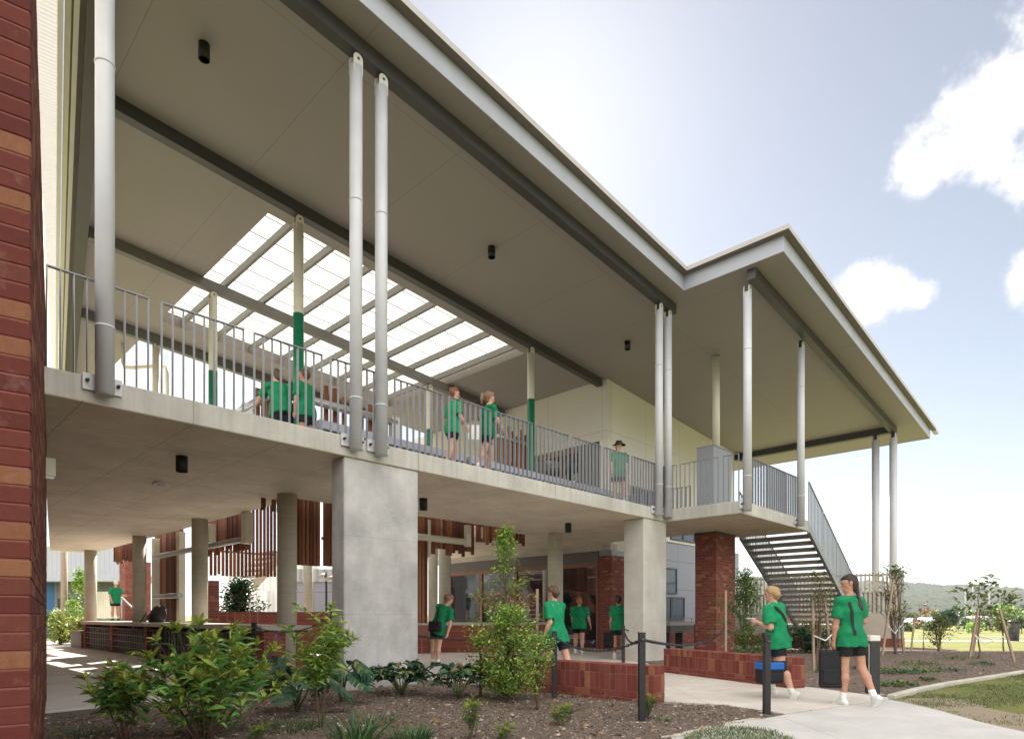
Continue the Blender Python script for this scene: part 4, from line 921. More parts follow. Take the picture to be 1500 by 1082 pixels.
# lilac ribbons tied to the chains
def ribbon_bow(p, label):
    r = random.Random(int(p.x*100)); m = MB()
    for k in range(5):
        a = r.uniform(0, 6.28); d = Vector((math.cos(a), .3*math.sin(a), r.uniform(-.8, .9))).normalized(); q = p+d*.075; w = Vector((0, 0, 1)).cross(d).normalized()*.014
        m.add([p-w*.4, p+w*.4, q+w, q-w], [(0, 1, 2, 3)])
    o = m.build('ribbon', M['lilac'], frame='W'); tag(o, label, 'ribbon', 'lilac ribbons on the chains')
for u, v, y, lb in ((403, 935, 8.4, 'lilac ribbon above the foreground shrub leaves'), (868, 942, 13.2, 'lilac ribbon in front of the glazed door frame'), (976, 943, 13, 'lilac ribbon at the left end of the far planter wall'), (1026, 944, 13.2, 'lilac ribbon above the middle of the far planter wall'), (1073, 947, 12.4, 'lilac ribbon at the bushes right of the pier')):
    ribbon_bow(Vector(AT(u, v, y)), lb)
# water trough
sq, zq = onT(1000, 915, 2.4)
t = thing('drinking_trough', 'dark steel drinking trough on legs behind the chain posts', 'trough', (sq, 2.4, 0)); p0 = W(sq-1.1, 2.4); m = MB(); m.box(sq-1.2, sq+1.3, 2.2, 2.6, .86, .96); m.build('basin', M['galv'], t, bevel=.01)
m = MB(); m.box(sq-1.15, sq+1.25, 2.22, 2.58, .62, .858); m.build('apron', M['clad_dark'], t)
for d in (-1.05, -.2, 1.1): m = MB(); m.box(sq+d-.04, sq+d+.04, 2.3, 2.5, .03, .618); m.build('leg', M['charcoal'], t)
for d in (-.7, .1, .8): m = MB(); m.tube([(sq+d, 2.5, .955), (sq+d, 2.5, 1.1), (sq+d, 2.4, 1.12)], .015, 8); m.build('tap', M['galv'], t)

# ------------------------------------------------------------------ background on the left
def wallbox(name, label, cat, parts, base):
    t = thing(name, label, cat, base, 'W')
    for nm, mat, u0, u1, v0, v1, y, dep in parts:
        a, b = AT(u0, v0, y), AT(u1, v1, y); m = MB(); m.box(a[0], b[0], y, y+dep, b[2], a[2]); m.build(nm, M[mat], t)
    return t
def corr(name, col):
    x = NT(name); v = x.mapping(); sp = x.n('SeparateXYZ'); x.l(v, sp.inputs[0]); w = x.math('SINE', x.math('MULTIPLY', sp.outputs[0], 2*math.pi/.35)); x.bsdf(x.mix(x.noise(.8, v), tuple(k*.9 for k in col), col), .5, .1, w, .8, .04); M[name] = x.m
corr('corr_grey', (.46, .47, .50)); corr('corr_dark', (.22, .22, .225)); corr('corr_white', (.74, .74, .72))
wallbox('shed', 'grey corrugated shed with a blue end wall seen past the far left columns', 'building', [('upper_wall', 'corr_grey', 30, 196, 800, 841, 46.2, .5), ('awning', 'fascia_white', 30, 196, 841, 851, 44, 2.6), ('wall', 'corr_dark', 80, 196, 850.5, 935, 46, .5), ('end_wall', 'blue_wall', 30, 79.9, 850.5, 935, 46, .5), ('window', 'glass_dark', 84, 130, 876, 890, 45.9, .095)], (-32, 46, -1))
t = thing('picket_fence', 'cream picket fence behind the student at the far left', 'fence', (-20, 30.5, 0), 'W'); m = MB(); a = AT(141, 866, 30.5); b = AT(188, 905, 30.5)
for k in range(20): xx = a[0]+(b[0]-a[0])*k/19; m.box(xx-.028, xx+.028, 30.5, 30.54, b[2], a[2])
m.build('pickets', M['cream'], t); m = MB(); m.box(a[0], b[0], 30.545, 30.58, a[2]-.35, a[2]-.28); m.box(a[0], b[0], 30.545, 30.58, b[2]+.1, b[2]+.17); m.build('rails', M['cream'], t)
t = thing('ramp_landing', 'raised concrete ramp landing that the far student stands on', 'landing', (-17, 28, 0), 'W'); a = AT(140, 909, 27); b = AT(215, 909, 27); m = MB(); m.box(a[0], b[0], 26.2, 31, -.3, a[2]); m.build('platform', M['concrete_cap'], t, bevel=.01)
m = MB(); q0, q1 = AT(178, 874, 26.6), AT(196, 892, 24); m.tube([q0, q1], .03, 8); m.tube([q0, (q0[0], q0[1], a[2])], .025, 8); m.build('handrail', M['galv'], t)
t = thing('white_shed', 'bright white corrugated shed seen beyond the inner stair', 'building', (-12.5, 33, 0), 'W')
m = MB(); a, b = AT(330, 818, 33), AT(412, 896, 33); m.box(a[0], b[0]+1, 33, 36, 0, 4.4); m.build('wall', M['corr_white'], t); m = MB(); m.box(AT(384, 0, 32.9)[0], AT(393, 0, 32.9)[0], 32.7, 32.95, 0, 2.5); m.build('post', M['white_paint'], t)
t = thing('pale_panel_wall', 'pale grey panelled wall behind the low tile wall, beside the security cameras', 'wall', (-8.5, 27, 0), 'W')
m = MB(); a, b = AT(438, 852, 27), AT(486, 900, 27); m.box(a[0]-.8, b[0]+1.2, 27, 27.4, -.2, a[2]); m.build('panel', M['grey_panel'], t); m = MB(); m.box(a[0]-.8, b[0]+1.2, 26.9, 27.5, a[2]+.002, a[2]+.55); m.build('upper_band', M['corr_grey'], t)
# inner stair beyond the courtyard
t = thing('inner_stair', 'pale inner stair with open treads beyond the open batten screen', 'stairs', (5, 15, 0)); sA, sB = Sx(322, 15), Sx(392, 15)
for k in range(12):
    f = k/11; s = sA+(sB-sA)*f; m = MB(); m.box(s, s+.36, 14.6, 16, 1.0+2.6*f, 1.06+2.6*f); m.build('tread', M['concrete_cap'], t)
m = MB(); m.bar((sA-.3, 14.55, .75), (sB+.3, 14.55, 3.5), .06, .30); m.build('stringer', M['cream'], t)
t = thing('backpack', 'black backpack slumped on the concrete bench top', 'backpack', (.8, 11.2, 1.0)); m = MB(); c = (.8, onS(229, 900, .8)[0])
# body of the bag: a leaning rounded block from rings
rings = [(0, .30, .17), (.08, .33, .2), (.22, .32, .2), (.36, .26, .17), (.46, .15, .11), (.50, .04, .04)]; n = 18; vs = []
for z, a, b in rings:
    for j in range(n): q = 2*math.pi*j/n; sx = abs(math.cos(q))**.7*math.copysign(1, math.cos(q)); sy = abs(math.sin(q))**.7*math.copysign(1, math.sin(q)); vs.append((c[0]+b*sx+.1*z, c[1]+a*sy-.28*z, 1.002+z))
fs = [(i*n+j, i*n+(j+1) % n, (i+1)*n+(j+1) % n, (i+1)*n+j) for i in range(len(rings)-1) for j in range(n)]+[tuple(range(n-1, -1, -1)), tuple((len(rings)-1)*n+j for j in range(n))]
m.add(vs, fs, 0, True); m.build('bag_body', M['charcoal'], t); m = MB(); m.tube([(c[0]-.2, c[1]+.2, 1.3), (c[0]-.25, c[1]+.38, 1.1), (c[0]-.45, c[1]+.35, .85), (c[0]-.47, c[1]+.34, .7)], .014, 6); m.build('strap', M['black'], t)
m = MB(); m.box(c[0]-.225, c[0]-.19, c[1]-.16, c[1]+.14, 1.06, 1.22); m.build('pocket', M['black'], t, bevel=.012)

# ------------------------------------------------------------------ far side of the sports field
def house(u0, u1, v0, v1, y, label, wall='corr_white', roof='corr_grey'):
    a, b = AT(u0, v0, y), AT(u1, v1, y); t = thing('house', label, 'house', ((a[0]+b[0])/2, y, b[2]), 'W', None); h = a[2]-b[2]
    m = MB(); m.box(a[0], b[0], y, y+9, b[2], a[2]-h*.35); m.build('wall', M[wall], t); m = MB(); yy = y+4.5
    z0 = a[2]-h*.349; m.add([(a[0]-.5, y-.5, z0), (b[0]+.5, y-.5, z0), (b[0]+.5, y+9.5, z0), (a[0]-.5, y+9.5, z0), (a[0]+1.5, yy, a[2]), (b[0]-1.5, yy, a[2])], [(0, 1, 5, 4), (1, 2, 5), (2, 3, 4, 5), (3, 0, 4), (3, 2, 1, 0)]); m.build('roof', M[roof], t)
    n = 3
    for k in range(n): xx = a[0]+(b[0]-a[0])*(k+.5)/n; m = MB(); m.box(xx-.8, xx+.8, y-.06, y-.005, b[2]+h*.2, b[2]+h*.5); m.build('window', M['glass_dark'], t)
house(1322, 1368, 905, 921, 150, 'long white house at the edge of the field beside the screen wall')
house(1360, 1404, 903, 921, 175, 'white house with a pale roof beside the dark round tree', 'fascia_white', 'fascia_white')
house(1432, 1462, 901, 912, 230, 'distant low grey house right of the field saplings', 'corr_grey', 'corr_dark')
for u, v0, y, lb in ((1414, 860, 160, 'thin pale light pole left of the tall staked sapling'), (1425, 854, 150, 'taller pale light pole behind the tall staked sapling'), (1449, 862, 170, 'pale light pole right of the tall staked sapling')):
    a = AT(u, v0, y); t = thing('light_pole', lb, 'pole', (a[0], y, -1.6), 'W'); m = MB(); m.tube([(a[0], y, -1.6), a], [.16, .09], 8); m.build('mast', M['galv'], t); m = MB(); m.box(a[0]-.9, a[0]+.1, y-.15, y+.15, a[2]-.1, a[2]+.12); m.build('lamp_head', M['galv'], t)
a = AT(1485, 946, 32.2); gz_ = float(ground_z(np.array(a[0]), np.array(32.2)))
t = thing('litter_bin', 'small dark litter bin beside the field track', 'bin', (a[0], 32.2, gz_), 'W'); m = MB(); m.tube([(a[0], 32.2, gz_), (a[0], 32.2, gz_+.95)], [.22, .26], 16); m.build('body', M['charcoal'], t); m = MB(); m.tube([(a[0], 32.2, gz_+.951), (a[0], 32.2, gz_+1.05)], [.28, .2], 16); m.build('lid', M['black'], t)
# ------------------------------------------------------------------ vegetation
def _oval():   # folded leaf, unit length along y, unit width along x, z up
    v = [(0, 0, 0), (-.36, .25, .07), (0, .25, 0), (.36, .25, .07), (-.5, .52, .09), (0, .52, .0), (.5, .52, .09), (-.3, .80, .0), (0, .80, -.05), (.3, .80, .0), (0, 1, -.13)]
    f = [(0, 2, 1, 1), (0, 3, 2, 2), (1, 2, 5, 4), (2, 3, 6, 5), (4, 5, 8, 7), (5, 6, 9, 8), (7, 8, 10, 10), (8, 9, 10, 10)]
    return np.array(v), f
def _lance():
    v = [(0, 0, 0), (-.5, .4, .04), (.5, .4, .04), (0, .4, 0), (0, 1, -.12)]
    return np.array(v), [(0, 3, 1, 1), (0, 2, 3, 3), (1, 3, 4, 4), (3, 2, 4, 4)]
def _blade():
    v = [(-.5, 0, 0), (.5, 0, 0), (-.42, .4, .04), (.42, .4, .04), (-.28, .75, -.06), (.28, .75, -.06), (0, 1, -.28)]
    return np.array(v), [(0, 1, 3, 2), (2, 3, 5, 4), (4, 5, 6, 6)]
SH = {'oval': _oval(), 'lance': _lance(), 'blade': _blade()}
def leaves(P, D, L, Wd, shape='oval', roll=None, seed=0):
    """leaf mesh arrays: bases P, directions D, lengths L, widths Wd"""
    rg = np.random.default_rng(seed); P = np.asarray(P, float); D = np.asarray(D, float); n = len(P)
    D = D/np.linalg.norm(D, axis=1, keepdims=True)
    X = np.cross(D, [0, 0, 1.0]); ln = np.linalg.norm(X, axis=1, keepdims=True); X = np.where(ln > 1e-3, X/np.maximum(ln, 1e-3), [1.0, 0, 0])
    r = rg.uniform(-.7, .7, n) if roll is None else roll; Z = np.cross(X, D)
    X, Z = X*np.cos(r)[:, None]+Z*np.sin(r)[:, None], Z*np.cos(r)[:, None]-X*np.sin(r)[:, None]
    T, F = SH[shape]; L = np.broadcast_to(L, n); Wd = np.broadcast_to(Wd, n)
    V = P[:, None, :] + X[:, None, :]*(T[None, :, 0]*Wd[:, None])[..., None] + D[:, None, :]*(T[None, :, 1]*L[:, None])[..., None] + Z[:, None, :]*(T[None, :, 2]*L[:, None])[..., None]
    k = len(T); F = np.array(F); FF = (F[None]+np.arange(n)[:, None, None]*k).reshape(-1, 4)
    return V.reshape(-1, 3), FF
def leaf_obj(name, sets, mats, parent):
    Vs, Fs, mi, o = [], [], [], 0
    for k, (V, F) in enumerate(sets): Vs.append(V); Fs.append(F+o); mi += [k]*len(F); o += len(V)
    V, F = np.concatenate(Vs), np.concatenate(Fs); base = np.array(BASE[parent])
    me = bpy.data.meshes.new(name); tri = F[:, 2] == F[:, 3]
    # split into one loop buffer with mixed tri / quad faces
    cnt = np.where(tri, 3, 4); st = np.concatenate([[0], np.cumsum(cnt)[:-1]]); keep = np.ones(F.shape, bool); keep[tri, 3] = False
    me.vertices.add(len(V)); me.vertices.foreach_set('co', (V-base).astype(np.float32).ravel())
    lv = F[keep].astype(np.int32); me.loops.add(len(lv)); me.loops.foreach_set('vertex_index', lv); me.polygons.add(len(F))
    me.polygons.foreach_set('loop_start', st.astype(np.int32)); me.polygons.foreach_set('loop_total', cnt.astype(np.int32))
    for m_ in mats: me.materials.append(M[m_])
    me.polygons.foreach_set('material_index', np.array(mi, dtype=np.int32)); me.polygons.foreach_set('use_smooth', np.ones(len(F), bool)); me.update(calc_edges=True)
    o = bpy.data.objects.new(name, me); COL.objects.link(o); o.parent = parent; BASE[o], FRM[o] = BASE[parent], FRM[parent]; return o
def rdir(rg, n, up=0.3, spread=1.0):
    a = rg.uniform(0, 2*np.pi, n); D = np.stack([np.cos(a)*spread, np.sin(a)*spread, rg.normal(up, .35, n)], 1); return D/np.linalg.norm(D, axis=1, keepdims=True)
def gz(x, y):
    if inpoly(np.array(x), np.array(y), MULCH): return float(mulch_z(np.array(x), np.array(y)))
    return float(ground_z(np.array(x), np.array(y)))
def stemmy(name, label, cat, x, y, nst, h, spread, leafL, leafW, mats, n_tip=7, n_along=9, shape='oval', stem='stem_brown', tip='leaf_tip', seed=1, up=.35, lean=(0, 0), side=3, tipL=.8, group=None, r0=.007, bare=.3, hvar=.35):
    """shrub of ascending branched stems, leaves along them and whorls of paler leaves at the tips"""
    rg = np.random.default_rng(seed); z0 = gz(x, y); t = thing(name, label, cat, (x, y, z0), 'W', group)
    m = MB(); P, D, L, TP, TD, TL = [], [], [], [], [], []
    for i in range(nst):
        a = rg.uniform(0, 2*np.pi); q = np.sqrt(rg.uniform(0.02, 1)); hh = h*(1-rg.uniform(0, hvar))*(1-.35*q*q)
        b = np.array([x+.12*spread*np.cos(a)*q, y+.12*spread*np.sin(a)*q, z0-.03]); e = np.array([x+lean[0]+spread*q*np.cos(a), y+lean[1]+spread*q*np.sin(a), z0+hh])
        mid = (b+e)/2+rg.normal(0, .05, 3)*h+np.array([0, 0, .10*h]); pts = [b*(1-f)**2+2*mid*f*(1-f)+e*f*f for f in np.linspace(0, 1, 9)]
        m.tube(pts, list(np.linspace(r0, r0*.35, 9)), 5)
        branches = [(pts, bare)]
        for s_ in range(side):
            f = rg.uniform(.4, .85); k = int(f*8); b2 = pts[k]; d2 = rdir(rg, 1, .9)[0]; l2 = h*rg.uniform(.14, .30); p2 = [b2+d2*l2*g_+np.array([0, 0, .1*l2*g_*g_]) for g_ in np.linspace(0, 1, 5)]
            m.tube(p2, list(np.linspace(r0*.5, r0*.25, 5)), 4); branches.append((p2, .1))
        for pp, br in branches:
            pp = np.array(pp); n = n_along
            fs = rg.uniform(br, .97, n); ii = fs*(len(pp)-1); i0 = np.minimum(ii.astype(int), len(pp)-2); q_ = pp[i0]+(pp[i0+1]-pp[i0])*(ii-i0)[:, None]
            P.append(q_); D.append(rdir(rg, n, up-.15)); L.append(leafL*rg.uniform(.65, 1.15, n))
            ax = pp[-1]-pp[-2]; ax = ax/np.linalg.norm(ax); TP.append(np.repeat(pp[-1:], n_tip, 0)); TD.append(rdir(rg, n_tip, .2)+ax*rg.uniform(.3, 1.5, (n_tip, 1))); TL.append(leafL*tipL*rg.uniform(.5, 1.05, n_tip))
    m.build('stems', M[stem], t, frame='W')
    P, D, L, TP, TD, TL = map(np.concatenate, (P, D, L, TP, TD, TL)); k = leafW/leafL
    leaf_obj('leaves', [leaves(P, D, L, L*k*rg.uniform(.8, 1.15, len(L)), shape, seed=seed), leaves(TP, TD, TL, TL*k*.9, shape, seed=seed+9)], [mats, tip], t)
    return t
# big shrub in the left foreground
x, y = G(292, 1092); stemmy('leafy_shrub', 'big glossy green shrub with lime new leaves filling the lower left corner', 'shrub', -2.93, 6.0, 38, 1.14, .80, .180, .054, 'leaf_shrub', 9, 8, seed=5, side=2, bare=.12, up=.6, hvar=.45)
stemmy('leafy_shrub', 'smaller leafy part of a shrub leaning left beside the brick wall', 'shrub', -3.62, 5.9, 9, .74, .34, .16, .05, 'leaf_shrub', 9, 9, seed=6, lean=(-.15, 0))
x, y = G(470, 1070); stemmy('young_tree', 'slender young tree with narrow light leaves in front of the big pillar', 'tree', x, y, 4, 1.48, .20, .135, .036, 'leaf_lime', 10, 26, 'lance', 'stem_brown', 'leaf_tip', 8, side=9, bare=.36, r0=.006, hvar=.45)
# monstera
def monstera(label, x, y, n, seed, R=.33, H=.55):
    rg = np.random.default_rng(seed); z0 = gz(x, y); t = thing('monstera', label, 'plant', (x, y, z0), 'W'); st = MB(); lf = MB()
    for i in range(n):
        a = rg.uniform(0, 6.28); q = rg.uniform(.12, .42); c = Vector((x+q*math.cos(a), y+q*math.sin(a), z0+H*rg.uniform(.55, 1.1)))
        mid = Vector((x+.35*q*math.cos(a), y+.35*q*math.sin(a), c.z*.75)); b = Vector((x, y, z0)); st.tube([b, mid, c], [.012, .010, .007], 6)
        fw = Vector((math.cos(a)*.8, math.sin(a)*.8, -.55+rg.uniform(-.2, .3))).normalized(); sd_ = fw.cross(Vector((0, 0, 1))).normalized(); r = R*rg.uniform(.6, 1.05); nf = 7
        spine = [c+fw*r*g_+Vector((0, 0, -.25*r*g_*g_)) for g_ in np.linspace(-.25, 1, nf+1)]
        for sg in (-1, 1):
            for k in range(nf):
                w0 = r*.62*math.sin(math.pi*min(1, (k+1.2)/(nf+1.2)))**.7; p0, p1 = spine[k], spine[k+1]; o = sd_*sg*w0; back = fw*(-.10*r)
                e0, e1 = p0.lerp(p1, .08)+o+fw*.16*r+Vector((0, 0, -.14*w0)), p0.lerp(p1, .72)+o*.97+fw*.18*r+Vector((0, 0, -.14*w0)); m0, m1 = p0+o*.45+Vector((0, 0, .05*w0)), p0.lerp(p1, .95)+o*.45+Vector((0, 0, .05*w0))
                lf.add([p0, p1, m1, m0, e1, e0], [(0, 1, 2, 3), (3, 2, 4, 5)] if sg > 0 else [(3, 2, 1, 0), (5, 4, 2, 3)], 0, True)
    st.build('stems', M['stem_green'], t, frame='W'); lf.build('leaves', M['leaf_dark'], t, frame='W')
x, y = G(447, 1046); monstera('big split-leaved monstera left of the young tree', x-.1, y, 13, 3); x, y = G(500, 1030); monstera('split-leaved monstera against the foot of the big concrete pillar', x, y, 11, 4, .30, .5)
x, y = G(380, 1020); monstera('drooping monstera leaves behind the foreground shrub by the fourth column', x+.1, y, 6, 9, .28, .5)
def ferny(label, x, y, n, L, seed, mat='leaf_dark', H=.45):
    rg = np.random.default_rng(seed); z0 = gz(x, y); t = thing('philodendron', label, 'plant', (x, y, z0), 'W'); st = MB(); P, D, LL = [], [], []
    for i in range(n):
        a = rg.uniform(0, 6.28); q = L*rg.uniform(.5, 1); h = H*rg.uniform(.55, 1.1); pts = [Vector((x+q*f*math.cos(a), y+q*f*math.sin(a), z0+h*math.sin(min(1, f*1.05)*1.9))) for f in np.linspace(0, 1, 8)]; st.tube(pts, list(np.linspace(.007, .003, 8)), 5)
        for k in range(3, 8):
            d = np.array(pts[k]-pts[k-1]); d /= np.linalg.norm(d); s_ = np.cross(d, [0, 0, 1]); 
            for sg in (-1, 1):
                for jj in range(2): P.append(np.array(pts[k])-d*.02*jj); D.append(s_*sg*1.0+d*(.4+.3*jj)+[0, 0, -.15+rg.normal(0, .1)]); LL.append(.17*rg.uniform(.6, 1.1)*(1-.06*abs(k-5)))
        P.append(np.array(pts[-1])); D.append(d); LL.append(.16)
    st.build('stems', M['stem_green'], t, frame='W'); LL = np.array(LL); leaf_obj('leaves', [leaves(P, D, LL, LL*.36, 'oval', seed=seed)], [mat], t)
x, y = G(588, 1020); ferny('low dark green lobed plant in front of the right side of the big pillar', x, y, 26, .50, 11); x, y = G(672, 1024); ferny('second low lobed plant between the pillar and the small tree', x, y, 20, .48, 12, 'leaf_lime' if False else 'leaf_dark'); x, y = G(735, 1010); ferny('third low lobed plant under the small tree', x-.1, y+.1, 16, .40, 13)
# small tree and dense green shrub in the middle
def fine_crown(name, label, cat, x, y, h, prof, n, leafL, mats, seed, trunk=.018, nst=5, stem='bark', brown=0, shape='oval', z_off=0, lean=(0, 0)):
    """prof: list of (height fraction, radius) ; many small leaves on a branching frame"""
    rg = np.random.default_rng(seed); z0 = gz(x, y)+z_off; t = thing(name, label, cat, (x, y, z0), 'W'); m = MB(); P, D = [], []
    hs, rs = zip(*prof)
    for i in range(nst):
        a = rg.uniform(0, 6.28); q = .35*max(rs)*rg.uniform(.1, 1) if nst > 1 else 0
        pts = [Vector((x+lean[0]*f+q*f*math.cos(a)+rg.normal(0, .012), y+lean[1]*f+q*f*math.sin(a)+rg.normal(0, .012), z0-.04+(h*.93*rg.uniform(.9, 1) if i else h*.95)*f)) for f in np.linspace(0, 1, 10)]
        m.tube(pts, list(np.linspace(trunk, trunk*.25, 10)), 6)
    nb = max(5, n//26)
    for i in range(nb):
        f = hs[0]+(hs[-1]-hs[0])*rg.uniform(0, 1)**.85; R = np.interp(f, hs, rs); a = rg.uniform(0, 6.28); rr_ = R*rg.uniform(.25, 1.08)
        e = np.array([x+lean[0]*f+rr_*math.cos(a), y+lean[1]*f+rr_*math.sin(a), z0+h*f]); b = np.array([x+lean[0]*f, y+lean[1]*f, z0+max(.05, h*f-.8*rr_-.05)])
        m.tube([b, (b+e)/2+[0, 0, .05*R], e], [trunk*.28, trunk*.2, trunk*.1], 4)
        k = int(26*rg.uniform(.5, 1.4)); g_ = rg.uniform(.35, 1.05, k)[:, None]; P.append(b+(e-b)*g_+rg.normal(0, leafL*.7, (k, 3))); D.append(rdir(rg, k, .15)+(e-b)/np.linalg.norm(e-b)*.5)
    m.build('branches', M[stem], t, frame='W'); P, D = np.concatenate(P), np.concatenate(D); L = leafL*rg.uniform(.6, 1.2, len(P)); sets = [leaves(P, D, L, L*.5, shape, seed=seed)]; ms = [mats]
    if brown:
        f = rg.uniform(hs[0], hs[0]+.25*(hs[-1]-hs[0]), brown); a = rg.uniform(0, 6.28, brown); R = np.interp(f, hs, rs)*rg.uniform(.5, 1.1, brown); sets.append(leaves(np.stack([x+R*np.cos(a), y+R*np.sin(a), z0+h*f], 1), rdir(rg, brown, -.5), leafL*1.2, leafL*.5, shape, seed=seed+1)); ms.append('leaf_brown')
    leaf_obj('leaves', sets, ms, t); return t
x, y = G(742, 1004); fine_crown('small_tree', 'narrow small tree with light green and some brown leaves in front of the glazing', 'tree', x, y, 2.72, [(.48, .34), (.58, .56), (.68, .52), (.78, .36), (.86, .28), (.93, .15), (1.0, .04)], 1500, .066, 'leaf_lime', 21, .022, 5, 'bark', 330)
x, y = G(745, 1034); fine_crown('dense_shrub', 'dense bright green shrub with small leaves at the end of the low planter', 'shrub', x-.02, y+.35, 1.30, [(.10, .32), (.3, .56), (.55, .62), (.8, .50), (1.0, .20)], 5200, .054, 'leaf_lime', 22, .014, 9, 'stem_brown'); 
x, y = G(785, 1042); fine_crown('dense_shrub', 'wispy small-leaved shrub on thin stems in front of the chain post', 'shrub', x+.02, y, 1.02, [(.32, .18), (.55, .34), (.8, .30), (1.0, .10)], 1500, .042, 'leaf_lime', 23, .013, 6, 'stem_brown')
x, y = G(702, 1030); fine_crown('dense_shrub', 'lime green tuft of shrub at the left of the dense shrub', 'shrub', x, y+.5, .95, [(.25, .15), (.6, .34), (1.0, .12)], 1100, .05, 'leaf_tip', 24, .012, 5, 'stem_brown')
# small plants in the mulch
def tuft(label, x, y, n, h, mat='grass_dark', w=.011, seed=0, spread=.14, cat='grass', name='grass_tuft', group=None):
    rg = np.random.default_rng(seed); z0 = gz(x, y); t = thing(name, label, cat, (x, y, z0), 'W', group); a = rg.uniform(0, 6.28, n); q = spread*np.sqrt(rg.uniform(0, 1, n)); P = np.stack([x+q*np.cos(a), y+q*np.sin(a), np.full(n, z0-.01)], 1)
    D = np.stack([np.cos(a)*rg.uniform(.1, 1.1, n), np.sin(a)*rg.uniform(.1, 1.1, n), np.full(n, 1.0)], 1); leaf_obj('blades', [leaves(P, D, h*rg.uniform(.5, 1.15, n), w, 'blade', seed=seed)], [mat], t)
x, y = G(518, 1090); tuft('dark strappy grass clump at the bottom left of centre', x, y, 90, .34, 'grass_dark', .016, 1, .22); x, y = G(600, 1085); tuft('fine dark grass clump at the bottom below the low plants', x, y, 170, .2, 'grass_dark', .009, 2, .2); x, y = G(545, 1062); tuft('flat dark grass mat in the mulch left of centre', x, y, 120, .12, 'grass_dark', .008, 3, .25)
x, y = G(425, 1072); tuft('feathery dark grass beside the foreground shrub', x, y, 150, .14, 'grass_dark', .007, 4, .28); x, y = G(125, 1080); tuft('low dark grass at the foot of the brick wall', x, y, 130, .13, 'grass_dark', .008, 5, .3); x, y = G(970, 1058); tuft('small bright grass tuft below the planter end', x, y, 60, .09, 'grass_blade', .007, 6, .09)
def rosette(label, x, y, h, n, seed): stemmy('grevillea', label, 'shrub', x, y, n, h, .13, .085, .012, 'leaf_small', 16, 18, 'lance', 'stem_brown', 'leaf_tip', seed, side=1, bare=.25, r0=.005, group='small spiky shrubs in the mulch')
x, y = G(688, 1086); rosette('tallest small spiky shrub with yellow-green tips at the bottom edge', x, y, .42, 7, 31); x, y = G(822, 1066); rosette('small spiky shrub below the chain post behind the leafy shrub', x, y, .26, 5, 32); x, y = G(836, 1058); rosette('smallest spiky shrub beside its twin in the mulch', x, y, .24, 3, 33); x, y = G(945, 1054); rosette('small spiky shrub against the chain post at the planter end', x, y, .34, 7, 34); x, y = G(735, 1088); rosette('low spiky shrub cut off by the bottom edge', x, y, .18, 4, 35); x, y = G(375, 1088); rosette('little yellow-tipped shrub at the bottom beside the big shrub', x, y, .2, 4, 36)
# ground cover weeds on the right mound
for i, (u, v, n, r) in enumerate(((1335, 985, 260, .42), (1322, 989, 160, .3), (1350, 977, 120, .35), (1300, 1006, 120, .2), (1320, 1008, 120, .22), (1262, 982, 110, .25), (1215, 988, 110, .2), (1385, 985, 70, .3), (1360, 999, 60, .1), (1435, 977, 70, .22), (1400, 972, 60, .3))):
    x, y = G(u, v); rg = np.random.default_rng(70+i); z0 = gz(x, y); names = ['largest low green weed mat on the right mound', 'low weed mat just left of the largest one', 'thin weed mat behind the largest one', 'small weed patch beside the light bollard', 'small weed patch right of the light bollard', 'weed patch left of the leaning saplings', 'weed patch behind the two students', 'faint weed patch on the mulch above the kerb', 'tiny weed by the kerb', 'grass tuft at the foot of the tall staked sapling', 'faint weeds along the mound top']
    t = thing('weed_patch', names[i], 'weeds', (x, y, z0), 'W', 'low weeds in the right mulch bed'); a = rg.uniform(0, 6.28, n); q = r*np.sqrt(rg.uniform(0, 1, n)); P = np.stack([x+q*np.cos(a)*1.5, y+q*np.sin(a), np.zeros(n)], 1); P[:, 2] = np.array([gz(a_, b_) for a_, b_ in P[:, :2]])+rg.uniform(0, .05, n); leaf_obj('leaves', [leaves(P, rdir(rg, n, .5), .075*rg.uniform(.6, 1.2, n), .035, 'oval', seed=i)], ['leaf_dark' if i % 2 else 'leaf_small'], t)
# bushes under the stair and right of the pier
x, y = G(1098, 958); x, y = x, 15.4; fine_crown('bamboo_bush', 'tall airy dark green bush right of the brick pier', 'bush', AT(1092, 0, y)[0], y, 2.25, [(.05, .5), (.3, .85), (.55, .85), (.75, .62), (.9, .4), (1.0, .12)], 3600, .085, 'leaf_small', 41, .018, 10, 'stem_green', 0, 'lance')
y = 18.5; fine_crown('low_bush', 'low green bush under the staircase', 'bush', AT(1180, 0, y)[0], y, .8, [(.1, .8), (.5, 1.0), (1.0, .5)], 1800, .11, 'leaf_dark', 42, .012, 6, 'stem_green', 0); y = 17.2; fine_crown('low_bush', 'low broad-leaved bush in front of the stair landing', 'bush', AT(1235, 0, y)[0], y, .7, [(.1, .6), (.5, .7), (1.0, .3)], 1000, .12, 'leaf_dark', 43, .012, 5, 'stem_green', 0)
# courtyard shrub
y = 21.6; a = AT(352, 0, y); fine_crown('courtyard_shrub', 'dark round leafy shrub above the red tile wall in the courtyard', 'shrub', a[0], y, 2.45, [(.25, .5), (.5, 1.0), (.7, .75), (.88, .45), (1.0, .1)], 2600, .17, 'leaf_dark', 44, .03, 5, 'bark')
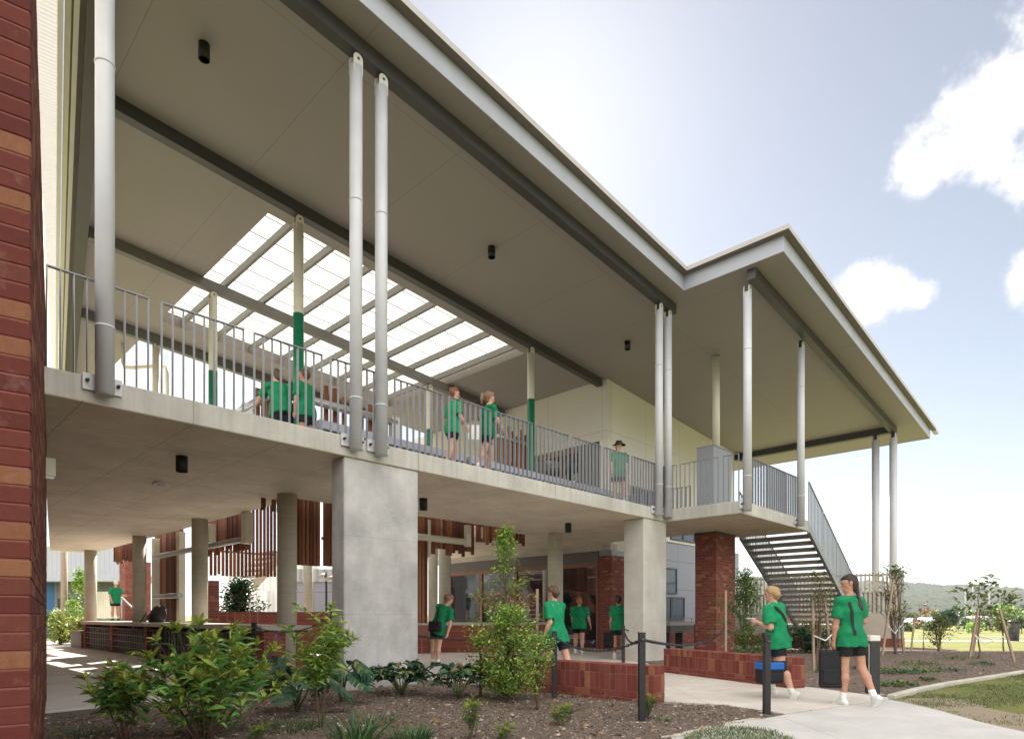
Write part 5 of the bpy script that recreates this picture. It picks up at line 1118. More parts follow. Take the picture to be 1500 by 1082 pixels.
# saplings with stakes
def stake(x, y, x1, y1, h, label, group='timber stakes beside the saplings'):
    z0 = gz(x, y); m = MB(); m.bar((x, y, z0-.1), (x1, y1, z0+h), .048, .048, 0, (0, 1, 0)); o = m.build('stake', M['timber_stake'], frame='W', base=(x, y, z0), bevel=.004); tag(o, label, 'stake', group)
def tie(pts, label):
    m = MB(); m.tube(pts, .016, 6); o = m.build('tree_tie', M['white_paint'], frame='W'); tag(o, label, 'tree tie', 'pale ties holding the saplings')
def sapling(label, u, v, topv, prof, n, leafL, mats, seed, nst=1, lean=(0, 0), h=None, trunk=.02, brown=0, shape='oval'):
    x, y = G(u, v); hh = EYE-(topv-HYP)/FPX*y if h is None else h; fine_crown('sapling', label, 'tree', x, y, hh, prof, n, leafL, mats, seed, trunk, nst, 'bark', brown, shape, lean=lean); return x, y
xs_ = AT(787, 0, 10.5)[0]; stake(xs_, 10.5, xs_, 10.5, 1.68, 'pale upright stake beside the narrow small tree')
x, y = sapling('wispy sapling between two stakes in front of the staircase', 1199, 985, 838, [(.40, .30), (.6, .38), (.8, .30), (.93, .22), (1.0, .1)], 620, .075, 'leaf_sap', 51, 4, shape='lance')
stake(x-.1, y, x-.12, y, 1.55, 'left upright stake of the pair before the staircase'); stake(x+.42, y+.2, x+.22, y+.2, 1.55, 'right leaning stake of the pair before the staircase'); tie([(x-.12, y-.03, .78), (x+.1, y-.08, .68), (x+.36, y+.15, .8)], 'pale tie slung between the stakes before the staircase')
x, y = sapling('leaning olive-green sapling in front of the beige screen wall', 1312, 966, 838, [(.40, .4), (.56, .85), (.72, .78), (.88, .50), (1.0, .25)], 1000, .09, 'leaf_sap', 52, 6, shape='lance', trunk=.026)
stake(x-.55, y-.3, x-.18, y-.2, 2.0, 'leaning stake left of the sapling at the screen wall'); stake(x+.35, y+.2, x+.05, y, 1.9, 'dark leaning stake right of the sapling at the screen wall'); tie([(x-.38, y-.25, .95), (x-.1, y-.12, .72), (x+.25, y+.12, .95)], 'pale tie around the sapling at the screen wall')
x, y = G(1062, 955); stake(AT(1063, 0, 14.6)[0], 14.6, AT(1063, 0, 14.6)[0], 14.6, 1.75, 'thin upright stake in front of the brick pier')
x, y = sapling('young bushy green tree on the mound beside the red sapling', 1375, 962, 912, [(.35, .35), (.6, .52), (.85, .42), (1.0, .15)], 900, .09, 'leaf_sap', 53, 4); 
x, y = sapling('thin sapling with red leaves on the mound', 1353, 955, 873, [(.5, .25), (.75, .45), (1.0, .3)], 150, .10, 'leaf_red', 54, 2, trunk=.012); stake(x-.42, y, x-.28, y, 1.2, 'leaning stake left of the red-leaved sapling'); stake(x+.55, y, x+.50, y, 1.15, 'leaning stake between the red sapling and the bushy young tree')
x, y = sapling('tall thin sapling with a few large leaves and three stakes', 1434, 972, 847, [(.45, .35), (.62, .42), (.8, .5), (.92, .48), (1.0, .25)], 130, .17, 'leaf_sap', 55, 1, trunk=.024)
stake(x-.25, y, x-.02, y, 1.25, 'left leaning stake of the tall thin sapling'); stake(x+.5, y-.5, x+.28, y-.3, 1.25, 'front leaning stake of the tall thin sapling'); stake(x+.25, y+.6, x+.3, y+.4, 1.0, 'rear stake of the tall thin sapling'); tie([(x-.12, y-.02, .72), (x+.05, y-.1, .5), (x+.38, y-.38, .72)], 'white tie on the tall thin sapling'); tie([(x+.05, y-.02, .55), (x+.25, y+.3, .68), (x+.45, y+.1, .6)], 'second tie behind the tall thin sapling')
x, y = sapling('light green leafy sapling at the right edge of the field', 1470, 962, 868, [(.30, .35), (.5, .5), (.75, .6), (1.0, .25)], 330, .13, 'leaf_sap', 56, 2, trunk=.02); stake(x+.42, y-.9, x+.30, y-.8, 1.25, 'leaning stake right of the light green sapling')
# garden beyond the deck, in full sun
rg0 = np.random.default_rng(4)
for i, (u, v, y, h, r, lb, mt) in enumerate(((88, 945, 25, 1.4, .9, 'sunlit yellow-green bush left of the pinkish post', 'leaf_tip'), (108, 940, 26, 2.0, .8, 'tall sunlit bush right of the pinkish post', 'leaf_lime'), (122, 938, 24, 1.1, .7, 'low sunlit bush beside the box seat', 'leaf_tip'), (80, 925, 34, 1.6, .9, 'darker bush in front of the blue shed wall', 'leaf_small'), (119, 900, 30, 3.4, .7, 'small sunlit tree beside the first column', 'leaf_lime'), (165, 905, 34, 1.6, 1.6, 'bright bush behind the picket fence', 'leaf_tip'))):
    p = AT(u, v, y); fine_crown('garden_bush', lb, 'bush', p[0], y, h, [(.2 if i != 4 else .7, r*.6), (.6 if i != 4 else .85, r), (1.0, r*.3)], 1300, .13, mt, 60+i, .025, 4, 'bark')
# trees across the field
def far_tree(label, u, topv, basev, y, w, mat, seed, n=420, dark=None):
    rg = np.random.default_rng(seed); a, b = AT(u, topv, y), AT(u, basev, y); h = a[2]-b[2]; t = thing('field_tree', label, 'tree', (a[0], y, b[2]), 'W', 'trees and bushes across the field'); m = MB(); m.tube([(a[0], y, b[2]-.5), (a[0]+.1*h*rg.normal(0, .3), y, b[2]+h*.7)], [.05*h*.5, .03], 6); m.build('trunk', M['bark'], t, frame='W')
    R = w*y/FPX/2; nc = 9; cs = rg.normal(0, 1, (nc, 3)); cs /= np.linalg.norm(cs, axis=1, keepdims=True); cs = cs*rg.uniform(.2, .72, (nc, 1))*[R, R, h*.38]+[a[0], y, b[2]+h*.56]
    k = rg.integers(0, nc, n); d = rg.normal(0, 1, (n, 3)); d /= np.linalg.norm(d, axis=1, keepdims=True); P = cs[k]+d*rg.uniform(.5, 1, (n, 1))*[R*.45, R*.45, h*.24]; s_ = max(.35, R*.22); leaf_obj('crown', [leaves(P, d+[0, 0, .3], s_*rg.uniform(.6, 1.2, n), s_*.7, 'oval', seed=seed)], [mat], t)
far_tree('dense dark green round tree across the field beside the white houses', 1391, 888, 926, 118, 34, 'leaf_dark', 80, 1300)
spots = [(1330, 913, 929, 110, 22), (1345, 904, 928, 130, 26), (1362, 908, 926, 120, 22), (1412, 902, 927, 125, 26), (1428, 908, 929, 100, 26), (1446, 900, 928, 118, 30), (1462, 904, 930, 105, 26), (1478, 897, 930, 112, 34), (1497, 900, 932, 98, 36), (1515, 895, 931, 105, 40), (1338, 897, 915, 260, 26), (1372, 893, 913, 280, 34), (1405, 890, 914, 300, 36), (1436, 893, 914, 280, 36), (1470, 886, 914, 290, 44), (1500, 884, 914, 300, 46), (1355, 899, 914, 330, 30), (1422, 896, 914, 340, 34), (1452, 894, 913, 350, 34)]
adj = ['olive', 'pale green', 'dusty green', 'grey-green', 'yellowish']
for i, (u, tv, bv, y, w) in enumerate(spots):
    far_tree(f'{adj[i % 5]} {"distant tree below the hills" if y > 200 else "bush at the field edge"} {"left" if u < 1385 else "right"} of the dark round tree', u, tv, bv, y, w, ['leaf_tree', 'leaf_sap', 'leaf_small', 'leaf_tree', 'leaf_lime'][i % 5], 90+i)
# mulch chips, scattered grass blades
def scatter(poly, n, rg):
    P = np.array(poly); lo, hi = P.min(0), P.max(0); out = []
    while sum(map(len, out)) < n:
        q = rg.uniform(lo, hi, (n*2, 2)); q = q[inpoly(q[:, 0], q[:, 1], poly)]; out.append(q)
    return np.concatenate(out)[:n]
rg = np.random.default_rng(12)
near = [(-5.0, 4.6), (3.2, 4.6), (3.4, 8.2), (1.2, 12.0), (-3.2, 10.0), (-5.4, 7.2)]; farm = [G(1120, 1000), G(1300, 1022), G(1500, 986), (16, 17), Bxy(14, -2.5), Bxy(9, -2.2)]
Q = np.concatenate([scatter(near, 42000, rg), scatter(farm, 12000, rg)]); bad = inpoly(Q[:, 0], Q[:, 1], PATH) | inpoly(Q[:, 0], Q[:, 1], FLOOR) | inpoly(Q[:, 0], Q[:, 1], LAWN) | inpoly(Q[:, 0], Q[:, 1], TUFT) | ~inpoly(Q[:, 0], Q[:, 1], MULCH); Q = Q[~bad]; n = len(Q)
Zq = mulch_z(Q[:, 0], Q[:, 1]); D = rdir(rg, n, .05); D[:, 2] = rg.normal(.05, .22, n); L = rg.gamma(2.6, .0085, n)+.008; V, F = leaves(np.stack([Q[:, 0], Q[:, 1], Zq+.006], 1), D, L, L*rg.uniform(.18, .55, n), 'lance', rg.normal(0, .5, n), 5)
hol = thing.__name__; mc = bpy.data.objects
E_ = bpy.data.objects.new('tmp', None); BASE[E_] = (0, 0, 0); FRM[E_] = 'W'
o = leaf_obj('mulch_chips', [(V, F)], ['mulch_chip'], E_); o.parent = None; bpy.data.objects.remove(E_); tag(o, kind='stuff')
rg = np.random.default_rng(31); Q = scatter(near, 900, rg); Q = Q[inpoly(Q[:, 0], Q[:, 1], MULCH) & ~inpoly(Q[:, 0], Q[:, 1], PATH) & ~inpoly(Q[:, 0], Q[:, 1], FLOOR) & (fbm(Q[:, 0], Q[:, 1], .8, 3, 8) > .5)]; n = len(Q); D = rdir(rg, n, .1)
E_ = bpy.data.objects.new('tmp', None); BASE[E_] = (0, 0, 0); FRM[E_] = 'W'; L = rg.uniform(.05, .12, n)
o = leaf_obj('leaf_litter', [leaves(np.stack([Q[:, 0], Q[:, 1], mulch_z(Q[:, 0], Q[:, 1])+.015], 1), D, L, L*.4, 'oval', rg.normal(0, .8, n), 6)], ['leaf_brown'], E_); o.parent = None; bpy.data.objects.remove(E_); tag(o, kind='stuff')
def grass(name, poly, n, h, mat, seed, zf):
    rg = np.random.default_rng(seed); Q = scatter(poly, n, rg); k = fbm(Q[:, 0], Q[:, 1], .9, 3, 4) > rg.uniform(.30, .62, len(Q)); Q = Q[k]; n = len(Q); D = rdir(rg, n, 1.0, .7); E_ = bpy.data.objects.new('tmp', None); BASE[E_] = (0, 0, 0); FRM[E_] = 'W'
    o = leaf_obj(name, [leaves(np.stack([Q[:, 0], Q[:, 1], zf(Q)], 1), D, h*rg.uniform(.5, 1.3, n), .007, 'blade', seed=seed)], [mat], E_); o.parent = None; bpy.data.objects.remove(E_); tag(o, kind='stuff')
grass('grass_blades', [G(1318, 1025), G(1400, 1005), G(1500, 987), (13, 13), (10, 7.5), (6.5, 5.8), G(1442, 1062), G(1372, 1043)], 42000, .045, 'grass_blade', 3, lambda Q: 0.002+0.026*fbm(Q[:, 0], Q[:, 1], 0.8, 3, 9)-.004)
grass('verge_grass', [G(1005, 1080), G(1060, 1068), G(1130, 1073), G(1165, 1090), (1.9, 4.9), (1.3, 4.9)], 5000, .07, 'grass_blade', 4, lambda Q: 0.015+0.0*Q[:, 0])
# ------------------------------------------------------------------ people: bodies and clothes from smooth distance fields
def snets(Fd, org, h):
    """surface nets: one vertex per crossing cell, one quad per crossing grid edge"""
    S = Fd < 0; nx, ny, nz = Fd.shape; c = np.zeros((nx-1, ny-1, nz-1), np.int8)
    for i in (0, 1):
        for j in (0, 1):
            for k in (0, 1): c += S[i:nx-1+i, j:ny-1+j, k:nz-1+k]
    act = (c > 0) & (c < 8); ci = np.argwhere(act); idm = np.full(act.shape, -1, np.int64); idm[act] = np.arange(len(ci))
    acc = np.zeros((len(ci), 3)); cnt = np.zeros(len(ci)); X, Y, Z = ci.T
    for ax in range(3):
        for a in (0, 1):
            for b in (0, 1):
                o0 = [0, 0, 0]; oth = [q for q in range(3) if q != ax]; o0[oth[0]] = a; o0[oth[1]] = b; o1 = list(o0); o1[ax] = 1
                f0 = Fd[X+o0[0], Y+o0[1], Z+o0[2]]; f1 = Fd[X+o1[0], Y+o1[1], Z+o1[2]]; m = (f0 < 0) != (f1 < 0); t = np.where(m, f0/np.where(m, f0-f1, 1), 0)
                p = np.array(o0, float)[None] + 0.0*acc; p[:, ax] += t; acc += np.where(m[:, None], p, 0); cnt += m
    V = (ci+acc/np.maximum(cnt, 1)[:, None])*h+org; Fq = []
    for ax in range(3):
        o = [q for q in range(3) if q != ax]; A = [slice(1, -1)]*3; A[ax] = slice(0, -1); Bq = list(A); Bq[ax] = slice(1, None)
        s0, s1 = S[tuple(A)], S[tuple(Bq)]; e = np.argwhere(s0 != s1); 
        off = np.ones(3, int); off[ax] = 0; e = e+off; flip = S[e[:, 0], e[:, 1], e[:, 2]]
        q = []
        for da, db in ((-1, -1), (0, -1), (0, 0), (-1, 0)):
            d = np.zeros(3, int); d[o[0]] = da; d[o[1]] = db; g_ = e+d; q.append(idm[g_[:, 0], g_[:, 1], g_[:, 2]])
        q = np.stack(q, 1); sgn = flip if ax != 1 else ~flip; q[~sgn] = q[~sgn][:, ::-1]; Fq.append(q)
    Fq = np.concatenate(Fq); return V, Fq[(Fq >= 0).all(1)]
class Field:
    """union of tapered capsules; each may be flattened along one axis"""
    def __init__(s): s.p = []
    def cap(s, a, b, ra, rb, k=.025, flat=None, fl=1.0): s.p.append((np.array(a, float), np.array(b, float), ra, rb, k, None if flat is None else np.array(flat, float)/np.linalg.norm(flat), fl)); return s
    @staticmethod
    def d(P, pr):
        a, b, ra, rb, k, ax, fl = pr; q = P-a; ab_ = b-a; L2 = ab_@ab_
        t = np.clip((q@ab_)/L2, 0, 1) if L2 > 1e-9 else np.zeros(P.shape[:-1]); r = q-t[..., None]*ab_
        if ax is not None: w = r@ax; r = r+(w*(1/fl-1))[..., None]*ax
        return (np.sqrt((r*r).sum(-1))-(ra+(rb-ra)*t))*(1 if ax is None else .5+.5*fl)
    def at(s, P):
        f = None
        for pr in s.p:
            d = s.d(P, pr)
            if f is None: f = d
            else: k = pr[4]; h = np.clip(.5+.5*(f-d)/k, 0, 1); f = f+(d-f)*h-k*h*(1-h)
        return f
    def mesh(s, h=.009, cut=None, wr=0.0, seed=0, pad=.03, func=None):
        lo = np.min([np.minimum(p[0], p[1])-max(p[2], p[3]) for p in s.p], 0)-pad; hi = np.max([np.maximum(p[0], p[1])+max(p[2], p[3]) for p in s.p], 0)+pad
        n = np.ceil((hi-lo)/h).astype(int)+1; Fd = np.full(n, .5, np.float32)
        for pr in s.p:
            r = max(pr[2], pr[3])+pr[4]+3*h; l = np.maximum(((np.minimum(pr[0], pr[1])-r-lo)/h).astype(int), 0); u = np.minimum(((np.maximum(pr[0], pr[1])+r-lo)/h).astype(int)+2, n)
            g_ = np.stack(np.meshgrid(*[lo[i]+h*np.arange(l[i], u[i]) for i in range(3)], indexing='ij'), -1); d = s.d(g_, pr); sl = tuple(slice(l[i], u[i]) for i in range(3)); f = Fd[sl]; k = pr[4]
            q = np.clip(.5+.5*(f-d)/k, 0, 1); Fd[sl] = f+(d-f)*q-k*q*(1-q)
        if func is not None: Fd = func(np.stack(np.meshgrid(*[lo[i]+h*np.arange(n[i]) for i in range(3)], indexing='ij'), -1))
        if cut is not None or wr:
            g_ = np.stack(np.meshgrid(*[lo[i]+h*np.arange(n[i]) for i in range(3)], indexing='ij'), -1)
            if wr:
                x, y, z = g_[..., 0], g_[..., 1], g_[..., 2]; rg = np.random.default_rng(seed); w = 0
                for _ in range(5): a = rg.normal(0, 1, 3)*[26, 26, 15]; w = w+np.sin(x*a[0]+y*a[1]+z*a[2]+rg.uniform(0, 6)+1.3*np.sin(z*18+x*9))
                Fd = Fd+wr*w/2.2
            if cut is not None: Fd = np.maximum(Fd, cut(g_))
        return snets(Fd, lo, h)
def plain(name, col, rough=.7, sss=0, var=.12, spec=.3):
    x = NT(name); v = x.mapping(); n = x.noise(14, v, 4); n2 = x.noise(220, v, 2); p = x.bsdf(x.mix(n, tuple(k*(1-var) for k in col), tuple(k*(1+var*.5) for k in col)), rough, 0, n2, .12, .002, spec)
    if sss: p.inputs['Subsurface Weight'].default_value = sss; p.inputs['Subsurface Radius'].default_value = (.012, .005, .003); p.inputs['Subsurface Scale'].default_value = .6
    M[name] = x.m
plain('skin_fair', (.58, .33, .24), .5, .15); plain('skin_tan', (.45, .24, .16), .5, .15); plain('lip', (.42, .15, .13), .5)
plain('shirt_green', (.006, .215, .085), .85); _t = M['shirt_green'].node_tree; _oi = _t.nodes.new('ShaderNodeObjectInfo'); _hs = _t.nodes.new('ShaderNodeHueSaturation'); _mr = _t.nodes.new('ShaderNodeMapRange'); _mr.inputs[3].default_value = .8; _mr.inputs[4].default_value = 1.25; _t.links.new(_oi.outputs['Random'], _mr.inputs[0]); _t.links.new(_mr.outputs[0], _hs.inputs['Value']); _pb = next(n for n in _t.nodes if n.type == 'BSDF_PRINCIPLED'); _src = _pb.inputs['Base Color'].links[0].from_socket; _t.links.new(_src, _hs.inputs['Color']); _t.links.new(_hs.outputs[0], _pb.inputs['Base Color']); plain('shorts_navy', (.012, .014, .022), .85); plain('shorts_black', (.012, .012, .013), .85)
for nm, c in (('hair_brown', (.10, .055, .03)), ('hair_blond', (.42, .27, .13)), ('hair_red', (.20, .075, .035)), ('hair_dark', (.03, .018, .014)), ('hair_sandy', (.24, .15, .085)), ('hair_ginger', (.38, .17, .06))):
    x = NT(nm); v = x.mapping((60, 60, 6)); n = x.noise(3, v, 5, .7); x.bsdf(x.mix(n, tuple(k*.45 for k in c), tuple(k*1.25 for k in c)), .5, 0, n, .6, .006, .4); M[nm] = x.m
plain('sock_white', (.75, .75, .73), .9); plain('shoe_white', (.68, .67, .64), .6); plain('shoe_black', (.018, .018, .02), .5); plain('eye_dark', (.02, .015, .012), .2); plain('cap_pale', (.62, .60, .55), .8); plain('hat_black', (.014, .014, .016), .9); plain('bag_black', (.016, .016, .018), .75); plain('bag_blue', (.02, .13, .45), .6); plain('paper', (.8, .8, .78), .9)
def nrm(v): v = np.array(v, float); return v/np.linalg.norm(v)
PEOPLE = {}
def person(label, x, y, z, heading, H=1.66, lean=(0, .04), arms=None, legs=None, head=(0, 0), hair='hair_brown', hairstyle='short', skin='skin_fair', shorts='shorts_navy', shoe='shoe_black', hat=None, build=1.0, seed=0, group='students in green shirts'):
    k = H/1.70; z0 = z; t = thing('person', label, 'person', (x, y, z0), 'W', None); t.rotation_euler = (0, 0, -R_(heading)); BASE[t] = (0, 0, 0)   # parts live in the person's own frame
    arms = arms or {}; legs = legs or {}; ex = np.array([1., 0, 0])
    la = {-1: nrm((-.12, .02, -1)), 1: nrm((.12, .02, -1))}; lf = {-1: nrm((-.05, .12, -1)), 1: nrm((.05, .12, -1))}; lt = {-1: nrm((-.04, 0, -1)), 1: nrm((.04, 0, -1))}; ls = dict(lt)
    for q, v in arms.items(): la[q], lf[q] = nrm(v[0]), nrm(v[1])
    for q, v in legs.items(): lt[q], ls[q] = nrm(v[0]), nrm(v[1])
    hip = {q: np.array([.092*q*k, 0, -.02*k]) for q in (-1, 1)}; knee = {q: hip[q]+lt[q]*.42*k for q in hip}; ank = {q: knee[q]+ls[q]*.41*k for q in hip}
    dz = -min(ank[-1][2], ank[1][2])+.085*k; P0 = np.array([0, 0, dz])
    for D_ in (hip, knee, ank):
        for q in D_: D_[q] = D_[q]+P0
    up = nrm((lean[0], lean[1], 1)); pel = P0; chest = pel+up*.32*k; nb = pel+up*.50*k; sx = nrm(ex-up*(ex@up)); fw = np.cross(up, sx)
    sh = {q: nb+sx*q*.165*k*build-up*.045*k for q in (-1, 1)}; el = {q: sh[q]+la[q]*.275*k for q in sh}; wr = {q: el[q]+lf[q]*.235*k for q in sh}
    hy, ht = R_(head[0]), head[1]; hup = nrm(up*.6+np.array([ht, .08, .6])); hf = nrm(fw*math.cos(hy)+sx*math.sin(hy)); hf = nrm(hf-hup*(hf@hup)); hs = np.cross(hf, hup); hc = nb+up*.055*k+hup*.125*k
    b = build; Fb = Field()
    Fb.cap(pel-up*.02*k, pel+up*.05*k, .125*k*b, .12*k*b, .04, fw, .74).cap(pel+up*.08*k, chest, .112*k*b, .132*k*b, .05, fw, .68).cap(chest, nb-up*.06*k, .135*k*b, .10*k*b, .05, fw, .68).cap(sh[-1], sh[1], .058*k, .058*k, .05)
    Fb.cap(nb-up*.04*k, hc-hup*.05*k, .056*k, .050*k, .03)
    Fb.cap(hc+hup*.028*k-hf*.012*k, hc+hup*.03*k+hf*.006*k, .088*k, .086*k, .03, hs, .86).cap(hc-hup*.045*k+hf*.018*k, hc-hup*.066*k+hf*.034*k, .062*k, .044*k, .035, hs, .88)
    Fb.cap(hc+hf*.088*k+hup*.008*k, hc+hf*.108*k-hup*.022*k, .010*k, .015*k, .014).cap(hc+hf*.086*k-hup*.052*k-hs*.018*k, hc+hf*.086*k-hup*.052*k+hs*.018*k, .009*k, .009*k, .010)
    Fb.cap(hc+hf*.080*k+hup*.030*k-hs*.034*k, hc+hf*.080*k+hup*.030*k+hs*.034*k, .010*k, .010*k, .016)
    for q in (-1, 1):
        Fb.cap(hc+hs*q*.078*k-hup*.012*k-hf*.008*k, hc+hs*q*.080*k+hup*.022*k-hf*.014*k, .015*k, .020*k, .008, hs, .5)
        Fb.cap(sh[q], el[q], .050*k*b, .038*k*b, .03).cap(el[q], el[q]+(wr[q]-el[q])*.35, .039*k, .040*k, .02).cap(el[q]+(wr[q]-el[q])*.3, wr[q], .039*k, .025*k, .02)
        Fb.cap(hip[q], knee[q], .088*k*b, .054*k*b, .04).cap(knee[q], knee[q]+(ank[q]-knee[q])*.3-fw*.012*k, .052*k, .056*k*b, .03).cap(knee[q]+(ank[q]-knee[q])*.3-fw*.012*k, ank[q], .055*k*b, .033*k, .03)
        d = lf[q]; inn = nrm(np.cross(d, np.cross(-ex*q, d))); pn = np.cross(d, inn)      # palm faces the body
        thd = nrm(fw-d*(fw@d)) if abs(fw@d) < .9 else nrm(up-d*(up@d)); pn = inn; w = thd
        pc = wr[q]+d*.05*k; Fb.cap(wr[q]+d*.012*k, wr[q]+d*.078*k, .028*k, .036*k, .014, nrm(np.cross(d, w)), .45)
        nn = nrm(np.cross(d, w)); nn = nn if nn@(-ex*q) > 0 else -nn
        for i, (o, L) in enumerate(((.027, .070), (.009, .080), (-.009, .074), (-.026, .058))):
            r0 = wr[q]+d*.085*k+w*o*k; m1 = r0+nrm(d+nn*.22)*L*.5*k; m2 = m1+nrm(d*.8+nn*.75)*L*.5*k; Fb.cap(r0, m1, .0095*k, .0088*k, .005).cap(m1, m2, .0088*k, .0075*k, .005)
        r0 = wr[q]+d*.035*k+w*.026*k; m1 = r0+nrm(d*.65+w*.7+nn*.25)*.042*k; m2 = m1+nrm(d*.9+w*.25+nn*.3)*.032*k; Fb.cap(r0, m1, .0125*k, .0105*k, .008).cap(m1, m2, .0105*k, .0085*k, .005)
        ft = nrm(np.cross(np.array([1., 0, 0]), ls[q])); ft = nrm(np.array([0, 1., 0])*.9+ft*.4); ft = ft if ft[1] > 0 else -ft
        if ls[q][1] < -.35: ft = nrm(np.array([0, .75, -.75]))
        Fb.cap(ank[q], ank[q]+ft*.05*k-np.array([0, 0, .02*k]), .030*k, .020*k, .02)
    def child(nm, VF, mat, par=None, smooth=True):
        return np_obj(nm, VF[0], VF[1], M[mat], par or t, smooth=smooth)
    child('body', Fb.mesh(.0085), skin)
    # shirt with loose sleeves, cut at the hem and the cuffs
    Fs = Field(); Fs.cap(pel-up*.20*k, pel+up*.06*k, .166*k*b, .156*k*b, .05, fw, .78).cap(pel+up*.06*k, chest, .158*k*b, .166*k*b, .05, fw, .74).cap(chest, nb-up*.06*k, .164*k*b, .116*k*b, .05, fw, .72).cap(sh[-1]-up*.005, sh[1]-up*.005, .072*k, .072*k, .05)
    for q in (-1, 1): Fs.cap(hip[q]+np.array([0, 0, .03*k]), hip[q]+lt[q]*.15*k, .120*k*b, .120*k*b, .04)
    Fv = Field()
    for q in (-1, 1): Fv.cap(sh[q], sh[q]+(el[q]-sh[q])*.92, .072*k*b, .084*k*b, .01)
    def cutS(g_):
        c = -((g_-(pel-up*.15*k))@up)
        return np.maximum(c, (.058*k-np.linalg.norm((g_-nb)-((g_-nb)@up)[..., None]*up, axis=-1))-np.maximum(0, -((g_-(nb-up*.02*k))@up))*9)
    def shirtF(g_):
        a = np.maximum(Fs.at(g_), cutS(g_)); v = None
        for q, pr in zip((-1, 1), Fv.p):
            e = np.maximum(Field.d(g_, pr), (g_-(sh[q]+(el[q]-sh[q])*.80))@la[q]); v = e if v is None else np.minimum(v, e)
        h_ = np.clip(.5+.5*(a-v)/.035, 0, 1); return a+(v-a)*h_-.035*h_*(1-h_)
    Fall = Field(); Fall.p = Fs.p+Fv.p
    sho = child('shirt', Fall.mesh(.0085, None, .0085, seed, .04, shirtF), 'shirt_green')
    n = 20; cm_ = MB(); cm_.tube([nb-up*.004*k+(sx*math.cos(a)+fw*math.sin(a)*.92)*.066*k+up*(.012*k-.016*k*math.sin(a)) for a in np.linspace(0, 2*math.pi, n)], .011*k, 8, caps=False); co = cm_.build('collar', M['shirt_green'], t); co.parent = sho
    # shorts
    Fp = Field(); Fp.cap(pel-up*.03*k, pel+up*.05*k, .135*k*b, .130*k*b, .04, fw, .78)
    for q in (-1, 1): Fp.cap(hip[q], hip[q]+(knee[q]-hip[q])*.78, .104*k*b, .092*k*b, .04)
    def cutP(g_):
        c = np.full(g_.shape[:-1], -1.0)
        dq = {q: np.linalg.norm((g_-hip[q])-((g_-hip[q])@lt[q])[..., None]*lt[q], axis=-1) for q in (-1, 1)}
        for q in (-1, 1): c = np.maximum(c, np.where(dq[q] <= dq[-q], (g_-(hip[q]+lt[q]*.42*k*.60))@lt[q], -1))
        return c
    child('shorts', Fp.mesh(.009, cutP, .003, seed+7), shorts)
    for q in (-1, 1):
        ft = np.array([0, 1., 0]); ft = nrm((-.0+.12*q, 1, 0)); dn = np.array([0, 0, -1.])
        if ls[q][1] < -.35: ft = nrm((.05*q, .62, -.78)); dn = nrm((0, -.78, -.62))
        hl = ank[q]-ft*.035*k+dn*.045*k; toe = ank[q]+ft*.15*k+dn*.052*k
        Fo = Field(); Fo.cap(hl, ank[q]+ft*.05*k+dn*.03*k, .040*k, .044*k, .03).cap(hl+dn*.008*k, toe, .036*k, .034*k, .02, dn, .8).cap(ank[q]+dn*.02*k, ank[q]-dn*.012*k, .043*k, .043*k, .02)
        so = child('shoe', Fo.mesh(.0075, lambda g_: ((g_-(ank[q]+dn*.078*k))@dn)), shoe)
        Fl = Field(); Fl.cap(hl+dn*.03*k, toe+dn*.020*k, .042*k, .040*k, .01, dn, .35); child('sole', Fl.mesh(.0075), 'shoe_white' if shoe != 'shoe_white' else 'sock_white', so)
        Fk = Field(); Fk.cap(ank[q]-ls[q]*.0, ank[q]-ls[q]*.09*k, .041*k, .044*k, .02); child('sock', Fk.mesh(.0085), 'sock_white')
        ey = MB(); e = hc+hf*.078*k+hup*.012*k+hs*q*.031*k; r = .011*k
        for i in range(7): pass
        ey.tube([e-hf*r, e-hf*r*.3, e+hf*r*.5, e+hf*r], [r*.3, r, r*.8, r*.1], 10); eo = ey.build('eye', M['eye_dark'], t)
    # hair
    Fh = Field(); Fh.cap(hc+hup*.034*k-hf*.020*k, hc+hup*.040*k+hf*.002*k, .103*k, .100*k, .03, hs, .88)
    if hairstyle in ('short', 'curly'): Fh.cap(hc-hf*.05*k-hup*.02*k, hc-hf*.045*k-hup*.045*k, .062*k, .052*k, .04)
    else: Fh.cap(hc-hf*.045*k-hup*.02*k, hc-hf*.05*k-hup*.04*k, .070*k, .06*k, .04)
    if hairstyle == 'ponytail':
        a = hc-hf*.10*k+hup*.03*k; Fh.cap(a, a-hf*.07*k+hup*.0*k, .026*k, .034*k, .02).cap(a-hf*.07*k, a-hf*.085*k-hup*.10*k, .034*k, .026*k, .02).cap(a-hf*.085*k-hup*.10*k, a-hf*.06*k-hup*.19*k, .026*k, .008*k, .02)
    if hairstyle == 'braid':
        a = hc-hf*.085*k-hup*.06*k
        for i in range(5): a2 = a-up*.055*k-fw*(.012 if i > 0 else .02)*k+sx*.004*k*(-1)**i; Fh.cap(a, a2, .030*k*(1-.06*i), .022*k*(1-.06*i), .008); a = a2
    def cutH(g_):
        r = g_-hc; f = r@hf; u_ = r@hup; s_ = np.abs(r@hs)
        face = np.minimum(f-(.012*k+.35*np.maximum(0, u_-.03*k)), .062*k-u_); ear = np.minimum(.012*k-u_, f+.035*k)
        return np.maximum(np.where(s_ < .2*k, face, -1), np.where((f > -.06*k) & (np.linalg.norm(r, axis=-1) < .13*k), ear, -1))
    child('hair', Fh.mesh(.0065, cutH, .012 if hairstyle == 'curly' else .009, seed+3), hair)
